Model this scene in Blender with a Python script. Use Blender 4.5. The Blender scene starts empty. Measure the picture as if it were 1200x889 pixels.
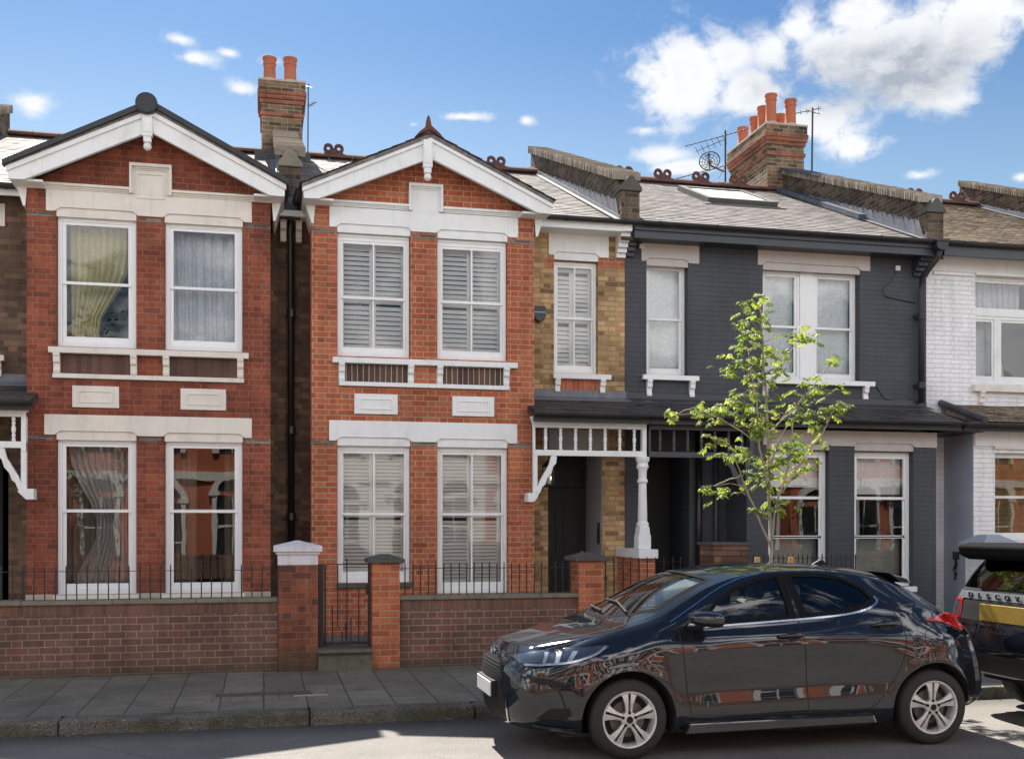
import bpy, bmesh, math, random
from math import sin, cos, tan, atan, atan2, radians, pi, sqrt, floor
from mathutils import Vector, Matrix, noise
from mathutils.bvhtree import BVHTree

# ------------------------------------------------------------------ camera, sky, sun, exposure
SC = bpy.context.scene
COL = SC.collection
TH = radians(12.8); FPX = 1280.0; CAMH = 1.78; YH = 615.0
cam_d = bpy.data.cameras.new('camera'); cam = bpy.data.objects.new('camera', cam_d); COL.objects.link(cam)
cam.location = (0, 0, CAMH); cam.rotation_euler = (radians(90), 0, -TH)
cam_d.sensor_width = 36; cam_d.lens = 36 * FPX / 1200; cam_d.shift_y = (YH - 444.5) / 1200
cam_d.clip_end = 3000; cam_d.clip_start = 0.05
SC.camera = cam
SC.render.resolution_x = 1024; SC.render.resolution_y = 758
SC.view_settings.view_transform = 'Standard'; SC.view_settings.look = 'None'
SC.view_settings.gamma = 1; SC.view_settings.exposure = 1.5

SUN_EL = radians(49.6); SUN_AZ = radians(-7.2)       # azimuth from +Y towards +X
sd = bpy.data.lights.new('sun', 'SUN'); so = bpy.data.objects.new('sun', sd); COL.objects.link(so)
sd.energy = 5.0; sd.angle = radians(0.5); sd.color = (1.0, 0.94, 0.85)
sun_dir = Vector((sin(SUN_AZ) * cos(SUN_EL), cos(SUN_AZ) * cos(SUN_EL), sin(SUN_EL)))
so.rotation_euler = sun_dir.to_track_quat('Z', 'Y').to_euler()
so.location = sun_dir * 60

class NT:
    """tiny helper to write node trees"""
    def __init__(s, tree): s.t = tree; s.n = tree.nodes; s.l = tree.links
    def node(s, typ, **kw):
        n = s.n.new(typ)
        for k, v in kw.items(): setattr(n, k, v)
        return n
    def put(s, sock, v):
        if v is None: return
        if hasattr(v, 'is_output') or isinstance(v, bpy.types.NodeSocket): s.l.new(v, sock)
        else: sock.default_value = v
    def m(s, op, a, b=None, c=None, clamp=False):
        n = s.node('ShaderNodeMath', operation=op); n.use_clamp = clamp
        s.put(n.inputs[0], a); s.put(n.inputs[1], b); s.put(n.inputs[2], c)
        return n.outputs[0]
    def vm(s, op, a, b=None, sc=None):
        n = s.node('ShaderNodeVectorMath', operation=op)
        s.put(n.inputs[0], a); s.put(n.inputs[1], b)
        if sc is not None: s.put(n.inputs['Scale'], sc)
        return n.outputs['Value'] if op in ('LENGTH', 'DOT_PRODUCT', 'DISTANCE') else n.outputs['Vector']
    def sep(s, v):
        n = s.node('ShaderNodeSeparateXYZ'); s.put(n.inputs[0], v); return n.outputs
    def comb(s, x, y, z):
        n = s.node('ShaderNodeCombineXYZ'); s.put(n.inputs[0], x); s.put(n.inputs[1], y); s.put(n.inputs[2], z); return n.outputs[0]
    def noise(s, v, scale, detail=3, rough=0.55, dist=0):
        n = s.node('ShaderNodeTexNoise'); s.put(n.inputs['Vector'], v)
        n.inputs['Scale'].default_value = scale; n.inputs['Detail'].default_value = detail
        n.inputs['Roughness'].default_value = rough; n.inputs['Distortion'].default_value = dist
        return n.outputs['Fac']
    def ramp(s, f, stops, interp='LINEAR'):
        n = s.node('ShaderNodeValToRGB'); cr = n.color_ramp; cr.interpolation = interp
        while len(cr.elements) < len(stops): cr.elements.new(0.5)
        for e, (p, c) in zip(cr.elements, stops):
            e.position = p; e.color = (c[0], c[1], c[2], 1) if not isinstance(c, (int, float)) else (c, c, c, 1)
        s.put(n.inputs[0], f); return n.outputs[0]
    def mix(s, f, a, b, mode='MIX'):
        n = s.node('ShaderNodeMix', data_type='RGBA', blend_type=mode)
        s.put(n.inputs[0], f)
        for i, v in ((6, a), (7, b)):
            if isinstance(v, (tuple, list)): v = (v[0], v[1], v[2], 1)
            s.put(n.inputs[i], v)
        return n.outputs[2]
    def smooth(s, v, lo, hi):
        n = s.node('ShaderNodeMapRange', interpolation_type='SMOOTHSTEP'); s.put(n.inputs[0], v)
        n.inputs[1].default_value = lo; n.inputs[2].default_value = hi; return n.outputs[0]

def px_dir(px, py):
    """azimuth (from +Y to +X) and elevation of a direction"""
    a = atan((px - 600) / FPX)
    return TH + a, atan((YH - py) / FPX * cos(a))

W = bpy.data.worlds.new('World'); SC.world = W; W.use_nodes = True
W.node_tree.nodes.clear(); w = NT(W.node_tree)
sky = w.node('ShaderNodeTexSky', sky_type='NISHITA'); sky.sun_disc = False
sky.sun_elevation = SUN_EL; sky.sun_rotation = SUN_AZ; sky.air_density = 1.0; sky.dust_density = 0.9; sky.ozone_density = 2.2
tc = w.node('ShaderNodeTexCoord').outputs['Generated']
dx, dy, dz = w.sep(tc)[:3]
AZ = w.m('ARCTAN2', dx, dy); EL = w.m('ARCSINE', w.m('MINIMUM', w.m('MAXIMUM', dz, -1.0), 1.0))
sp = w.comb(AZ, w.m('MULTIPLY', EL, 1.35), 0.0)
def fbm(v): return w.m('ADD', w.m('MULTIPLY', w.noise(v, 13, 8, 0.6, 0.3), 0.62), w.m('MULTIPLY', w.noise(v, 52, 6, 0.62, 0.4), 0.38))
f1 = fbm(sp)
f1b = fbm(w.vm('ADD', sp, (-0.004, 0.013, 0)))
f2 = w.noise(sp, 5, 5, 0.55)
clouds = [(800,92,60,46),(765,112,36,26),(852,66,50,30),(935,32,46,30),(985,62,80,44),(1060,60,110,62),(1140,30,100,72),(1090,95,90,40),(1010,20,60,40),
          (1115,108,52,30),(960,146,86,40),(1000,170,58,22),(880,108,62,36),(776,182,40,14),(755,152,30,9),(820,62,36,22),(800,196,50,12),(905,60,40,40),
          (210,46,30,10),(227,68,34,10),(268,62,16,6),(38,122,32,17),(284,104,26,11),(315,72,16,8),(485,146,18,9),
          (545,137,34,6),(617,141,12,7),(1075,205,30,10),(1196,208,14,10)]
fld = None
for (cx, cy, rx, ry) in clouds:
    a, e = px_dir(cx, cy)
    qa = w.m('DIVIDE', w.m('SUBTRACT', AZ, a), rx / FPX * cos(a - TH) ** 2 * 1.08)
    qe = w.m('DIVIDE', w.m('SUBTRACT', EL, e), ry / FPX * cos(e) * 1.05)
    r = w.m('SQRT', w.m('ADD', w.m('MULTIPLY', qa, qa), w.m('MULTIPLY', qe, qe)))
    top = 1.0 + min(0.75, max(0, rx-28)/60.0)
    fld = w.m('SUBTRACT', top, r) if fld is None else w.m('SMOOTH_MAX', fld, w.m('SUBTRACT', top, w.m('MULTIPLY', r, top)), 0.25)
fld = w.m('MINIMUM', fld, 1.35)
# unseen clouds elsewhere, dense low down to light the facades, thinned overhead
aw = w.m('SUBTRACT', 1.0, w.smooth(w.m('ABSOLUTE', w.m('SUBTRACT', AZ, TH)), 0.55, 0.75))
gen = w.m('MULTIPLY', w.m('SUBTRACT', f2, 0.40), 5.0)
gen = w.m('SUBTRACT', gen, w.m('MULTIPLY', aw, 6.0)); gen = w.m('SUBTRACT', gen, w.m('MULTIPLY', w.smooth(EL, radians(38), radians(62)), 1.7))
fld = w.m('MAXIMUM', fld, gen)
dens = w.m('ADD', fld, w.m('MULTIPLY', w.m('SUBTRACT', f1, 0.53), 4.4))
mask = w.smooth(dens, -0.08, 0.85)
thick = w.smooth(dens, 0.6, 1.7)
edge = w.m('ADD', 0.55, w.m('MULTIPLY', w.m('SUBTRACT', f1, f1b), 3.4), clamp=True)
a, e = px_dir(1035, 88)
qa = w.m('DIVIDE', w.m('SUBTRACT', AZ, a), 155 / FPX); qe = w.m('DIVIDE', w.m('SUBTRACT', EL, e), 46 / FPX)
core = w.smooth(w.m('SQRT', w.m('ADD', w.m('MULTIPLY', qa, qa), w.m('MULTIPLY', qe, qe))), 1.25, 0.15)
shade = w.m('ADD', w.m('MULTIPLY', core, w.m('SUBTRACT', 1.15, w.m('MULTIPLY', edge, 0.7))), w.m('MULTIPLY', w.m('SUBTRACT', 1.0, edge), w.m('MULTIPLY', thick, 0.30)), clamp=True)
back = w.smooth(w.m('MULTIPLY', dy, -1.0), -0.1, 0.35)      # unseen clouds opposite the sun, brightened to light the shaded facades
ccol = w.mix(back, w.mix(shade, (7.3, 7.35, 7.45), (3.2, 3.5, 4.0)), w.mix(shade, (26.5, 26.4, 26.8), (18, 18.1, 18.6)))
tint = w.mix(w.smooth(EL, radians(15), radians(26)), (0.79, 0.885, 0.865), (0.365, 0.57, 0.755))
skyc = w.mix(1.0, sky.outputs[0], tint, 'MULTIPLY')
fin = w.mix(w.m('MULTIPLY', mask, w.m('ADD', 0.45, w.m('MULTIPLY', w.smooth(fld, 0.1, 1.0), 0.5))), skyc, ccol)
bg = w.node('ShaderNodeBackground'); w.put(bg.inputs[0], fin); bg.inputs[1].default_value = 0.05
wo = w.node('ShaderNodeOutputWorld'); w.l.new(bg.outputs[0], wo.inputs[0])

# ------------------------------------------------------------------ helpers
def tag(o, label=None, cat=None, group=None, kind=None):
    if label: o['label'] = label
    if cat: o['category'] = cat
    if group: o['group'] = group
    if kind: o['kind'] = kind
    return o

def thing(name, loc, label, cat, group=None, rz=0):
    o = bpy.data.objects.new(name, None); COL.objects.link(o); o.location = loc; o.rotation_euler = (0, 0, rz)
    o.empty_display_size = 0.2
    return tag(o, label, cat, group)

def wloc(o):
    v = Vector((0, 0, 0))
    while o is not None:
        v += Vector(o.location); o = o.parent
    return v

class MB:
    """collects shapes in world coordinates, links them as one mesh object"""
    def __init__(s): s.v = []; s.f = []; s.c = []; s.cur = None
    def add(s, vs, fs, col=None):
        n = len(s.v); s.v += [tuple(v) for v in vs]
        for f in fs: s.f.append([i + n for i in f]); s.c.append(col)
        return s
    def box(s, x0, x1, y0, y1, z0, z1, col=None):
        vs = [(x, y, z) for x in (x0, x1) for y in (y0, y1) for z in (z0, z1)]
        return s.add(vs, [(0,1,3,2),(4,6,7,5),(0,4,5,1),(2,3,7,6),(0,2,6,4),(1,5,7,3)], col)
    def obox(s, c, ux, uy, uz, hx, hy, hz, col=None):
        c = Vector(c); vs = [c + ux*(a*hx) + uy*(b*hy) + uz*(d*hz) for a in (-1,1) for b in (-1,1) for d in (-1,1)]
        return s.add(vs, [(0,1,3,2),(4,6,7,5),(0,4,5,1),(2,3,7,6),(0,2,6,4),(1,5,7,3)], col)
    def prism(s, poly, axis, a, b, col=None):
        """poly: 2D points; axis 'y': (x,z) extruded in y; 'x': (y,z) extruded in x; 'z': (x,y) extruded in z"""
        def P(p, t): return {'y': (p[0], t, p[1]), 'x': (t, p[0], p[1]), 'z': (p[0], p[1], t)}[axis]
        n = len(poly); vs = [P(p, a) for p in poly] + [P(p, b) for p in poly]
        fs = [list(range(n)), list(range(2*n-1, n-1, -1))] + [(i, (i+1) % n, n+(i+1) % n, n+i) for i in range(n)]
        return s.add(vs, fs, col)
    def tube(s, pts, r, seg=8, col=None, cap=True):
        pts = [Vector(p) for p in pts]; k = len(pts); rr = r if isinstance(r, (list, tuple)) else [r]*k
        vs = []; fs = []
        up = Vector((0.013, 0.021, 1)).normalized()
        for i, p in enumerate(pts):
            d = (pts[min(i+1, k-1)] - pts[max(i-1, 0)]).normalized()
            u = d.cross(up)
            if u.length < 0.05: u = d.cross(Vector((1, 0.01, 0)))
            u.normalize(); v2 = d.cross(u).normalized()
            if v2.dot(up) < 0 and abs(d.z) < .9: pass
            for j in range(seg):
                a = 2*pi*j/seg; vs.append(p + (u*cos(a) + v2*sin(a))*rr[i])
        for i in range(k-1):
            for j in range(seg):
                fs.append((i*seg+j, i*seg+(j+1) % seg, (i+1)*seg+(j+1) % seg, (i+1)*seg+j))
        if cap: fs.append(list(range(seg))[::-1]); fs.append([(k-1)*seg+j for j in range(seg)])
        return s.add(vs, fs, col)
    def lathe(s, c, prof, seg=16, axis='z', col=None):
        c = Vector(c); vs = []; fs = []; k = len(prof)
        for (r, h) in prof:
            for j in range(seg):
                a = 2*pi*j/seg
                if axis == 'z': vs.append(c + Vector((r*cos(a), r*sin(a), h)))
                elif axis == 'y': vs.append(c + Vector((r*cos(a), h, r*sin(a))))
                else: vs.append(c + Vector((h, r*cos(a), r*sin(a))))
        for i in range(k-1):
            for j in range(seg): fs.append((i*seg+j, i*seg+(j+1) % seg, (i+1)*seg+(j+1) % seg, (i+1)*seg+j))
        fs.append(list(range(seg))[::-1]); fs.append([(k-1)*seg+j for j in range(seg)])
        return s.add(vs, fs, col)
    def ball(s, c, r, seg=10, sz=1.0, col=None):
        prof = [(max(1e-4, r*sin(pi*i/8)), -r*sz*cos(pi*i/8)) for i in range(9)]
        return s.lathe(c, prof, seg, 'z', col)
    def torus(s, c, R, r, axis='y', seg=18, sg2=8, col=None):
        c = Vector(c); pts = []
        for i in range(seg+1):
            a = 2*pi*i/seg
            pts.append(c + (Vector((R*cos(a), 0, R*sin(a))) if axis == 'y' else Vector((0, R*cos(a), R*sin(a))) if axis == 'x' else Vector((R*cos(a), R*sin(a), 0))))
        return s.tube(pts, r, sg2, col, cap=False)
    def build(s, name, mat, parent=None, smooth=False, bevel=0.0, kind=None, rel=None, fix=True):
        me = bpy.data.meshes.new(name)
        off = wloc(parent) if parent is not None else Vector((0, 0, 0))
        if rel is not None: off = off + Vector(rel)
        me.from_pydata([(v[0]-off.x, v[1]-off.y, v[2]-off.z) for v in s.v], [], s.f)
        if any(c is not None for c in s.c):
            at_ = me.color_attributes.new('Col', 'FLOAT_COLOR', 'CORNER')
            i = 0
            for f, c in zip(s.f, s.c):
                c = 0.5 if c is None else c
                for _ in f: at_.data[i].color = (c, c, c, 1); i += 1
        if fix:
            bm = bmesh.new(); bm.from_mesh(me); bmesh.ops.recalc_face_normals(bm, faces=bm.faces); bm.to_mesh(me); bm.free()
        o = bpy.data.objects.new(name, me); COL.objects.link(o)
        if parent is not None: o.parent = parent
        if rel is not None: o.location = rel
        if mat: me.materials.append(mat)
        if smooth: me.shade_smooth() if smooth is True else me.shade_smooth()
        if smooth == 'auto':
            me.set_sharp_from_angle(angle=radians(35))
        if bevel:
            b = o.modifiers.new('bevel', 'BEVEL'); b.width = bevel; b.segments = 2; b.limit_method = 'ANGLE'; b.angle_limit = radians(40)
        if kind: o['kind'] = kind
        return o

def copy_obj(o, parent, loc=None):
    c = o.copy(); COL.objects.link(c); c.parent = parent
    if loc is not None: c.location = loc
    return c
def copy_tree(root, loc, label=None):
    r = root.copy(); COL.objects.link(r); r.location = loc
    if label: r['label'] = label
    for ch in list(root.children):
        c = ch.copy(); COL.objects.link(c); c.parent = r
        for g in list(ch.children):
            d = g.copy(); COL.objects.link(d); d.parent = c
    return r

# ------------------------------------------------------------------ materials
def newmat(name):
    m = bpy.data.materials.new(name); m.use_nodes = True; m.node_tree.nodes.clear(); t = NT(m.node_tree)
    out = t.node('ShaderNodeOutputMaterial'); p = t.node('ShaderNodeBsdfPrincipled'); t.l.new(p.outputs[0], out.inputs[0])
    return m, t, p, out
def bump(t, p, h, strength=0.4, dist=0.01):
    b = t.node('ShaderNodeBump'); b.inputs['Strength'].default_value = strength; b.inputs['Distance'].default_value = dist
    t.put(b.inputs['Height'], h); t.l.new(b.outputs[0], p.inputs['Normal'])
def pos(t): return t.node('ShaderNodeNewGeometry').outputs['Position']

def brick_mat(name, stops, mortar, bond='flemish', bh=0.0745, bl=0.222, mw=0.010, rough=0.85, bumpk=0.6, soldier=False,
              stain=0.35, painted=None, base_dirt=None, lighten=None):
    m, t, p, out = newmat(name)
    g = t.node('ShaderNodeNewGeometry'); P = g.outputs['Position']; N = g.outputs['True Normal']
    X, Y, Z = t.sep(P)[:3]; nx, ny, nz = t.sep(N)[:3]
    side = t.m('GREATER_THAN', t.m('ABSOLUTE', nx), 0.7); top = t.m('GREATER_THAN', t.m('ABSOLUTE', nz), 0.7)
    u = t.m('ADD', t.m('MULTIPLY', X, t.m('SUBTRACT', 1.0, side)), t.m('MULTIPLY', Y, side))
    v = t.m('ADD', t.m('MULTIPLY', Z, t.m('SUBTRACT', 1.0, top)), t.m('MULTIPLY', Y, top))
    u = t.m('ADD', u, t.m('MULTIPLY', t.m('SUBTRACT', t.noise(P, 6, 2), 0.5), 0.010))
    v = t.m('ADD', v, t.m('MULTIPLY', t.m('SUBTRACT', t.noise(P, 3.1, 2), 0.5), 0.008))
    v = t.m('ADD', v, 3.0); u = t.m('ADD', u, 30.0)
    if soldier: u, v = v, u
    rv = t.m('DIVIDE', v, bh); row = t.m('FLOOR', rv); fv = t.m('MULTIPLY', t.m('SUBTRACT', rv, row), bh)
    odd = t.m('MODULO', row, 2.0)
    if soldier: odd = t.m('MULTIPLY', odd, 0.0)
    if bond == 'flemish':
        Pn = bl * 1.5; uu = t.m('DIVIDE', t.m('ADD', u, t.m('MULTIPLY', odd, Pn/2)), Pn); cell = t.m('FLOOR', uu)
        f = t.m('MULTIPLY', t.m('SUBTRACT', uu, cell), Pn)
        du = t.m('MINIMUM', t.m('MINIMUM', f, t.m('ABSOLUTE', t.m('SUBTRACT', f, bl))), t.m('SUBTRACT', Pn, f))
        idn = t.m('ADD', t.m('MULTIPLY', cell, 2.0), t.m('GREATER_THAN', f, bl))
    else:
        uu = t.m('DIVIDE', t.m('ADD', u, t.m('MULTIPLY', odd, bl/2)), bl); cell = t.m('FLOOR', uu)
        f = t.m('MULTIPLY', t.m('SUBTRACT', uu, cell), bl); du = t.m('MINIMUM', f, t.m('SUBTRACT', bl, f)); idn = cell
    dv = t.m('MINIMUM', fv, t.m('SUBTRACT', bh, fv))
    n1 = t.noise(P, 55, 4, 0.6); n2 = t.noise(P, 1.3, 4, 0.6); n3 = t.noise(P, 240, 2)
    d = t.m('ADD', t.m('MINIMUM', du, dv), t.m('MULTIPLY', t.m('SUBTRACT', n1, 0.5), 0.006))
    mk = t.smooth(d, mw*0.30, mw*0.75)
    wn = t.node('ShaderNodeTexWhiteNoise', noise_dimensions='2D'); t.put(wn.inputs['Vector'], t.comb(idn, row, 0.0))
    rnd = wn.outputs['Value']
    bc = t.ramp(rnd, stops)
    bc = t.mix(1.0, bc, t.ramp(n1, [(0.25, 0.74), (0.75, 1.24)]), 'MULTIPLY')
    mc = t.mix(1.0, mortar, t.ramp(n1, [(0.2, 0.7), (0.8, 1.25)]), 'MULTIPLY')
    c = t.mix(mk, mc, bc)
    if painted: c = t.mix(t.m('MULTIPLY', t.smooth(t.noise(P, 30, 5, 0.7), 0.30, 0.34), 1.0), tuple(x*0.75 for x in painted), painted)
    dk = t.ramp(n2, [(0.32, 1.0 - stain), (0.62, 1.08)])
    c = t.mix(1.0, c, dk, 'MULTIPLY')
    # rain streaks and soot
    st = t.noise(t.comb(t.m('MULTIPLY', X, 5.0), t.m('MULTIPLY', Y, 5.0), t.m('MULTIPLY', Z, 0.5)), 1.6, 4, 0.6)
    c = t.mix(1.0, c, t.ramp(st, [(0.35, 1.0 - stain*0.55), (0.55, 1.03)]), 'MULTIPLY')
    if base_dirt:   # green-black algae towards the foot, with a ragged top
        k = t.smooth(t.m('SUBTRACT', Z, t.m('MULTIPLY', t.m('SUBTRACT', n2, 0.5), 0.35)), base_dirt[0], base_dirt[1])
        c = t.mix(k, t.mix(0.72, c, (0.05, 0.05, 0.035)), c)
    blot = t.smooth(t.noise(P, 0.55, 5, 0.7), 0.56, 0.66); c = t.mix(t.m('MULTIPLY', blot, stain*0.75), c, t.mix(1.0, c, (0.55, 0.55, 0.58), 'MULTIPLY'))
    if lighten:
        c = t.mix(t.m('MULTIPLY', t.smooth(t.noise(P, 2.2, 5, 0.7), 0.58, 0.68), lighten), c, (0.5, 0.42, 0.36))
    t.put(p.inputs['Base Color'], c); p.inputs['Roughness'].default_value = rough
    p.inputs['Specular IOR Level'].default_value = 0.3
    h = t.m('ADD', t.m('MULTIPLY', mk, 1.0), t.m('ADD', t.m('MULTIPLY', n1, 0.45), t.m('MULTIPLY', n3, 0.25)))
    h = t.m('ADD', h, t.m('MULTIPLY', rnd, 0.25))
    bump(t, p, h, bumpk, 0.008)
    return m

def paint_mat(name, col, rough=0.5, dirt=0.12, dirtcol=(0.25, 0.22, 0.18), bumpk=0.08, coat=0.0, scale=3.0):
    m, t, p, out = newmat(name); P = pos(t)
    n = t.noise(P, scale, 5, 0.65); n2 = t.noise(P, 40, 3, 0.6)
    X, Y, Z = t.sep(P)[:3]
    st = t.noise(t.comb(t.m('MULTIPLY', X, 9.0), t.m('MULTIPLY', Y, 9.0), t.m('MULTIPLY', Z, 1.0)), 1.5, 4, 0.6)
    k = t.m('MULTIPLY', t.m('ADD', t.smooth(n, 0.45, 0.75), t.smooth(st, 0.5, 0.8)), dirt, clamp=True)
    t.put(p.inputs['Base Color'], t.mix(k, col, dirtcol))
    p.inputs['Roughness'].default_value = rough
    t.put(p.inputs['Roughness'], t.m('ADD', rough - 0.06, t.m('MULTIPLY', n2, 0.15)))
    if coat: p.inputs['Coat Weight'].default_value = coat
    bump(t, p, t.m('ADD', n2, t.m('MULTIPLY', n, 0.5)), bumpk, 0.006)
    return m

def slate_mat(name, c0, c1, moss=None, rough=0.55):
    m, t, p, out = newmat(name); P = pos(t)
    a = t.node('ShaderNodeVertexColor'); a.layer_name = 'Col'
    n = t.noise(P, 12, 5, 0.65); n2 = t.noise(P, 90, 3, 0.6); n3 = t.noise(P, 1.6, 4, 0.6)
    s_ = t.sep(a.outputs['Color'])[0]
    c = t.mix(s_, c0, c1)
    c = t.mix(1.0, c, t.ramp(n, [(0.3, 0.65), (0.7, 1.3)]), 'MULTIPLY')
    if moss: c = t.mix(t.m('MULTIPLY', t.smooth(t.m('ADD', n, t.m('MULTIPLY', n3, 0.6)), 0.78, 1.0), 0.85), c, moss)
    t.put(p.inputs['Base Color'], c); t.put(p.inputs['Roughness'], t.m('ADD', rough-0.1, t.m('MULTIPLY', n2, 0.25)))
    p.inputs['Specular IOR Level'].default_value = 0.25
    bump(t, p, t.m('ADD', n, t.m('MULTIPLY', n2, 0.5)), 0.5, 0.01)
    return m

def plain(name, col, rough=0.6, metal=0.0, coat=0.0, spec=0.5):
    m, t, p, out = newmat(name); P = pos(t); n = t.noise(P, 25, 4, 0.6)
    t.put(p.inputs['Base Color'], t.mix(1.0, col, t.ramp(n, [(0.3, 0.85), (0.7, 1.12)]), 'MULTIPLY'))
    p.inputs['Roughness'].default_value = rough; p.inputs['Metallic'].default_value = metal
    p.inputs['Coat Weight'].default_value = coat; p.inputs['Specular IOR Level'].default_value = spec
    return m

def glass_mat(name, ior=2.0, tint=(0.93, 0.95, 0.95), wav=0.02):
    m = bpy.data.materials.new(name); m.use_nodes = True; m.node_tree.nodes.clear(); t = NT(m.node_tree)
    out = t.node('ShaderNodeOutputMaterial'); tr = t.node('ShaderNodeBsdfTransparent'); gl = t.node('ShaderNodeBsdfGlossy')
    tr.inputs[0].default_value = (*tint, 1); gl.inputs['Roughness'].default_value = 0.0; gl.inputs[0].default_value = (1, 1, 1, 1)
    fr = t.node('ShaderNodeFresnel'); fr.inputs[0].default_value = ior
    P = pos(t); b = t.node('ShaderNodeBump'); b.inputs['Strength'].default_value = wav; b.inputs['Distance'].default_value = 0.05
    t.put(b.inputs['Height'], t.noise(P, 2.2, 1, 0.4)); t.l.new(b.outputs[0], gl.inputs['Normal'])
    mx = t.node('ShaderNodeMixShader'); t.l.new(fr.outputs[0], mx.inputs[0]); t.l.new(tr.outputs[0], mx.inputs[1]); t.l.new(gl.outputs[0], mx.inputs[2])
    t.l.new(mx.outputs[0], out.inputs[0]); return m

M = {}
RED2 = [(0.0, (0.27,0.070,0.034)), (0.06, (0.35,0.088,0.040)), (0.4, (0.40,0.112,0.052)), (0.85, (0.45,0.136,0.064)), (0.97, (0.42,0.155,0.075)), (1.0, (0.29,0.10,0.055))]
RED1 = [(0.0, (0.175,0.052,0.034)), (0.2, (0.22,0.059,0.035)), (0.6, (0.262,0.068,0.038)), (0.95, (0.31,0.088,0.048)), (1.0, (0.20,0.085,0.055))]
BRN = [(0.0, (0.10,0.062,0.044)), (0.4, (0.145,0.092,0.062)), (0.8, (0.19,0.12,0.078)), (1.0, (0.26,0.15,0.09))]
YEL = [(0.0, (0.20,0.12,0.065)), (0.2, (0.36,0.225,0.10)), (0.5, (0.50,0.325,0.145)), (0.85, (0.60,0.41,0.20)), (1.0, (0.38,0.17,0.09))]
WALLB = [(0.0, (0.145,0.080,0.060)), (0.5, (0.18,0.098,0.073)), (0.9, (0.20,0.112,0.083)), (1.0, (0.22,0.095,0.066))]
M['red2'] = brick_mat('orange red brick', RED2, (0.46,0.33,0.225), bond='flemish', mw=0.0105, stain=0.26)
M['red1'] = brick_mat('dark red brick', RED1, (0.28,0.16,0.105), bond='flemish', mw=0.0095, stain=0.36)
M['brown'] = brick_mat('brown stock brick', BRN, (0.14,0.115,0.09), bond='flemish', stain=0.4)
M['yellow'] = brick_mat('yellow stock brick', YEL, (0.42,0.32,0.21), bond='flemish', mw=0.014, stain=0.3, bumpk=1.0)
M['wallb'] = brick_mat('garden wall brick', WALLB, (0.36,0.265,0.205), mw=0.0095, bond='flemish', bh=0.077, stain=0.3, base_dirt=(0.10, 0.32))
M['wallsold'] = brick_mat('garden wall soldier course', WALLB, (0.22,0.15,0.12), bond='stretcher', bh=0.077, bl=0.5, soldier=True, stain=0.3)
M['pier1'] = brick_mat('pillar brick', [(0.0, (0.16,0.06,0.042)), (0.4, (0.26,0.088,0.05)), (1.0, (0.33,0.105,0.056))], (0.27,0.17,0.11), bond='flemish', mw=0.009, stain=0.55, base_dirt=(0.15, 0.55))
M['pier2'] = brick_mat('rebuilt pillar brick', [(0.0,(0.36,0.10,0.05)),(0.5,(0.47,0.14,0.065)),(1.0,(0.55,0.19,0.09))], (0.48,0.33,0.22), bond='stretcher', stain=0.2, base_dirt=(0.05, 0.25))
M['sold_dark'] = brick_mat('dark soldier bricks', [(0.0,(0.07,0.045,0.04)),(1.0,(0.13,0.075,0.055))], (0.50,0.42,0.36), bond='stretcher', bh=0.076, bl=0.9, soldier=True)
M['sold_dark1'] = brick_mat('dull soldier bricks', [(0.0,(0.09,0.055,0.045)),(1.0,(0.17,0.085,0.06))], (0.14,0.10,0.08), bond='stretcher', bh=0.066, bl=0.9, soldier=True)
M['sold_red'] = brick_mat('red soldier bricks', [(0.0,(0.33,0.09,0.05)),(1.0,(0.5,0.15,0.07))], (0.42,0.28,0.2), bond='stretcher', bh=0.066, bl=0.9, soldier=True)
M['band'] = brick_mat('grey header course', [(0.0,(0.10,0.09,0.08)),(0.6,(0.19,0.17,0.15)),(1.0,(0.26,0.2,0.16))], (0.3,0.25,0.2), bond='stretcher')
M['greyp'] = brick_mat('charcoal painted brick', [(0.0,(0.04,0.046,0.054)),(1.0,(0.046,0.053,0.062))], (0.04,0.046,0.054), bond='flemish', rough=0.5, bumpk=0.55, stain=0.18, painted=(0.056,0.062,0.071))
M['whitep'] = brick_mat('white painted brick', [(0.0,(0.66,0.66,0.68)),(1.0,(0.7,0.7,0.72))], (0.6,0.6,0.62), bond='flemish', rough=0.55, bumpk=1.0, stain=0.12, painted=(0.77,0.78,0.78))
M['chim'] = brick_mat('sooty chimney brick', [(0.0,(0.07,0.05,0.035)),(0.4,(0.16,0.105,0.06)),(0.8,(0.25,0.165,0.09)),(1.0,(0.32,0.15,0.08))], (0.33,0.28,0.21), bond='stretcher', stain=0.4, mw=0.013)
M['parap'] = brick_mat('blackened parapet brick', [(0.0,(0.045,0.035,0.028)),(0.6,(0.10,0.072,0.05)),(1.0,(0.16,0.11,0.07))], (0.20,0.17,0.13), bond='stretcher', stain=0.5)
M['chimred'] = brick_mat('red chimney bands', [(0.0,(0.22,0.075,0.045)),(1.0,(0.38,0.13,0.075))], (0.3,0.22,0.16), bond='stretcher', stain=0.4)
M['terr_b'] = brick_mat('terracotta painted brick', [(0.0,(0.46,0.11,0.05)),(1.0,(0.5,0.12,0.055))], (0.42,0.1,0.05), bond='stretcher', stain=0.1, painted=(0.44,0.135,0.078), bumpk=0.2)
M['white'] = paint_mat('white gloss paint', (0.80,0.82,0.81), 0.4, 0.10)
M['white1'] = paint_mat('old white paint', (0.77,0.78,0.77), 0.5, 0.18)
M['cream'] = paint_mat('cream masonry paint', (0.72,0.68,0.61), 0.6, 0.20)
M['stonew'] = paint_mat('white masonry paint', (0.77,0.79,0.785), 0.6, 0.15)
M['stoneg'] = paint_mat('warm grey masonry paint', (0.50,0.46,0.43), 0.6, 0.2)
M['upvc'] = paint_mat('white window plastic', (0.80,0.81,0.81), 0.3, 0.04)
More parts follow.
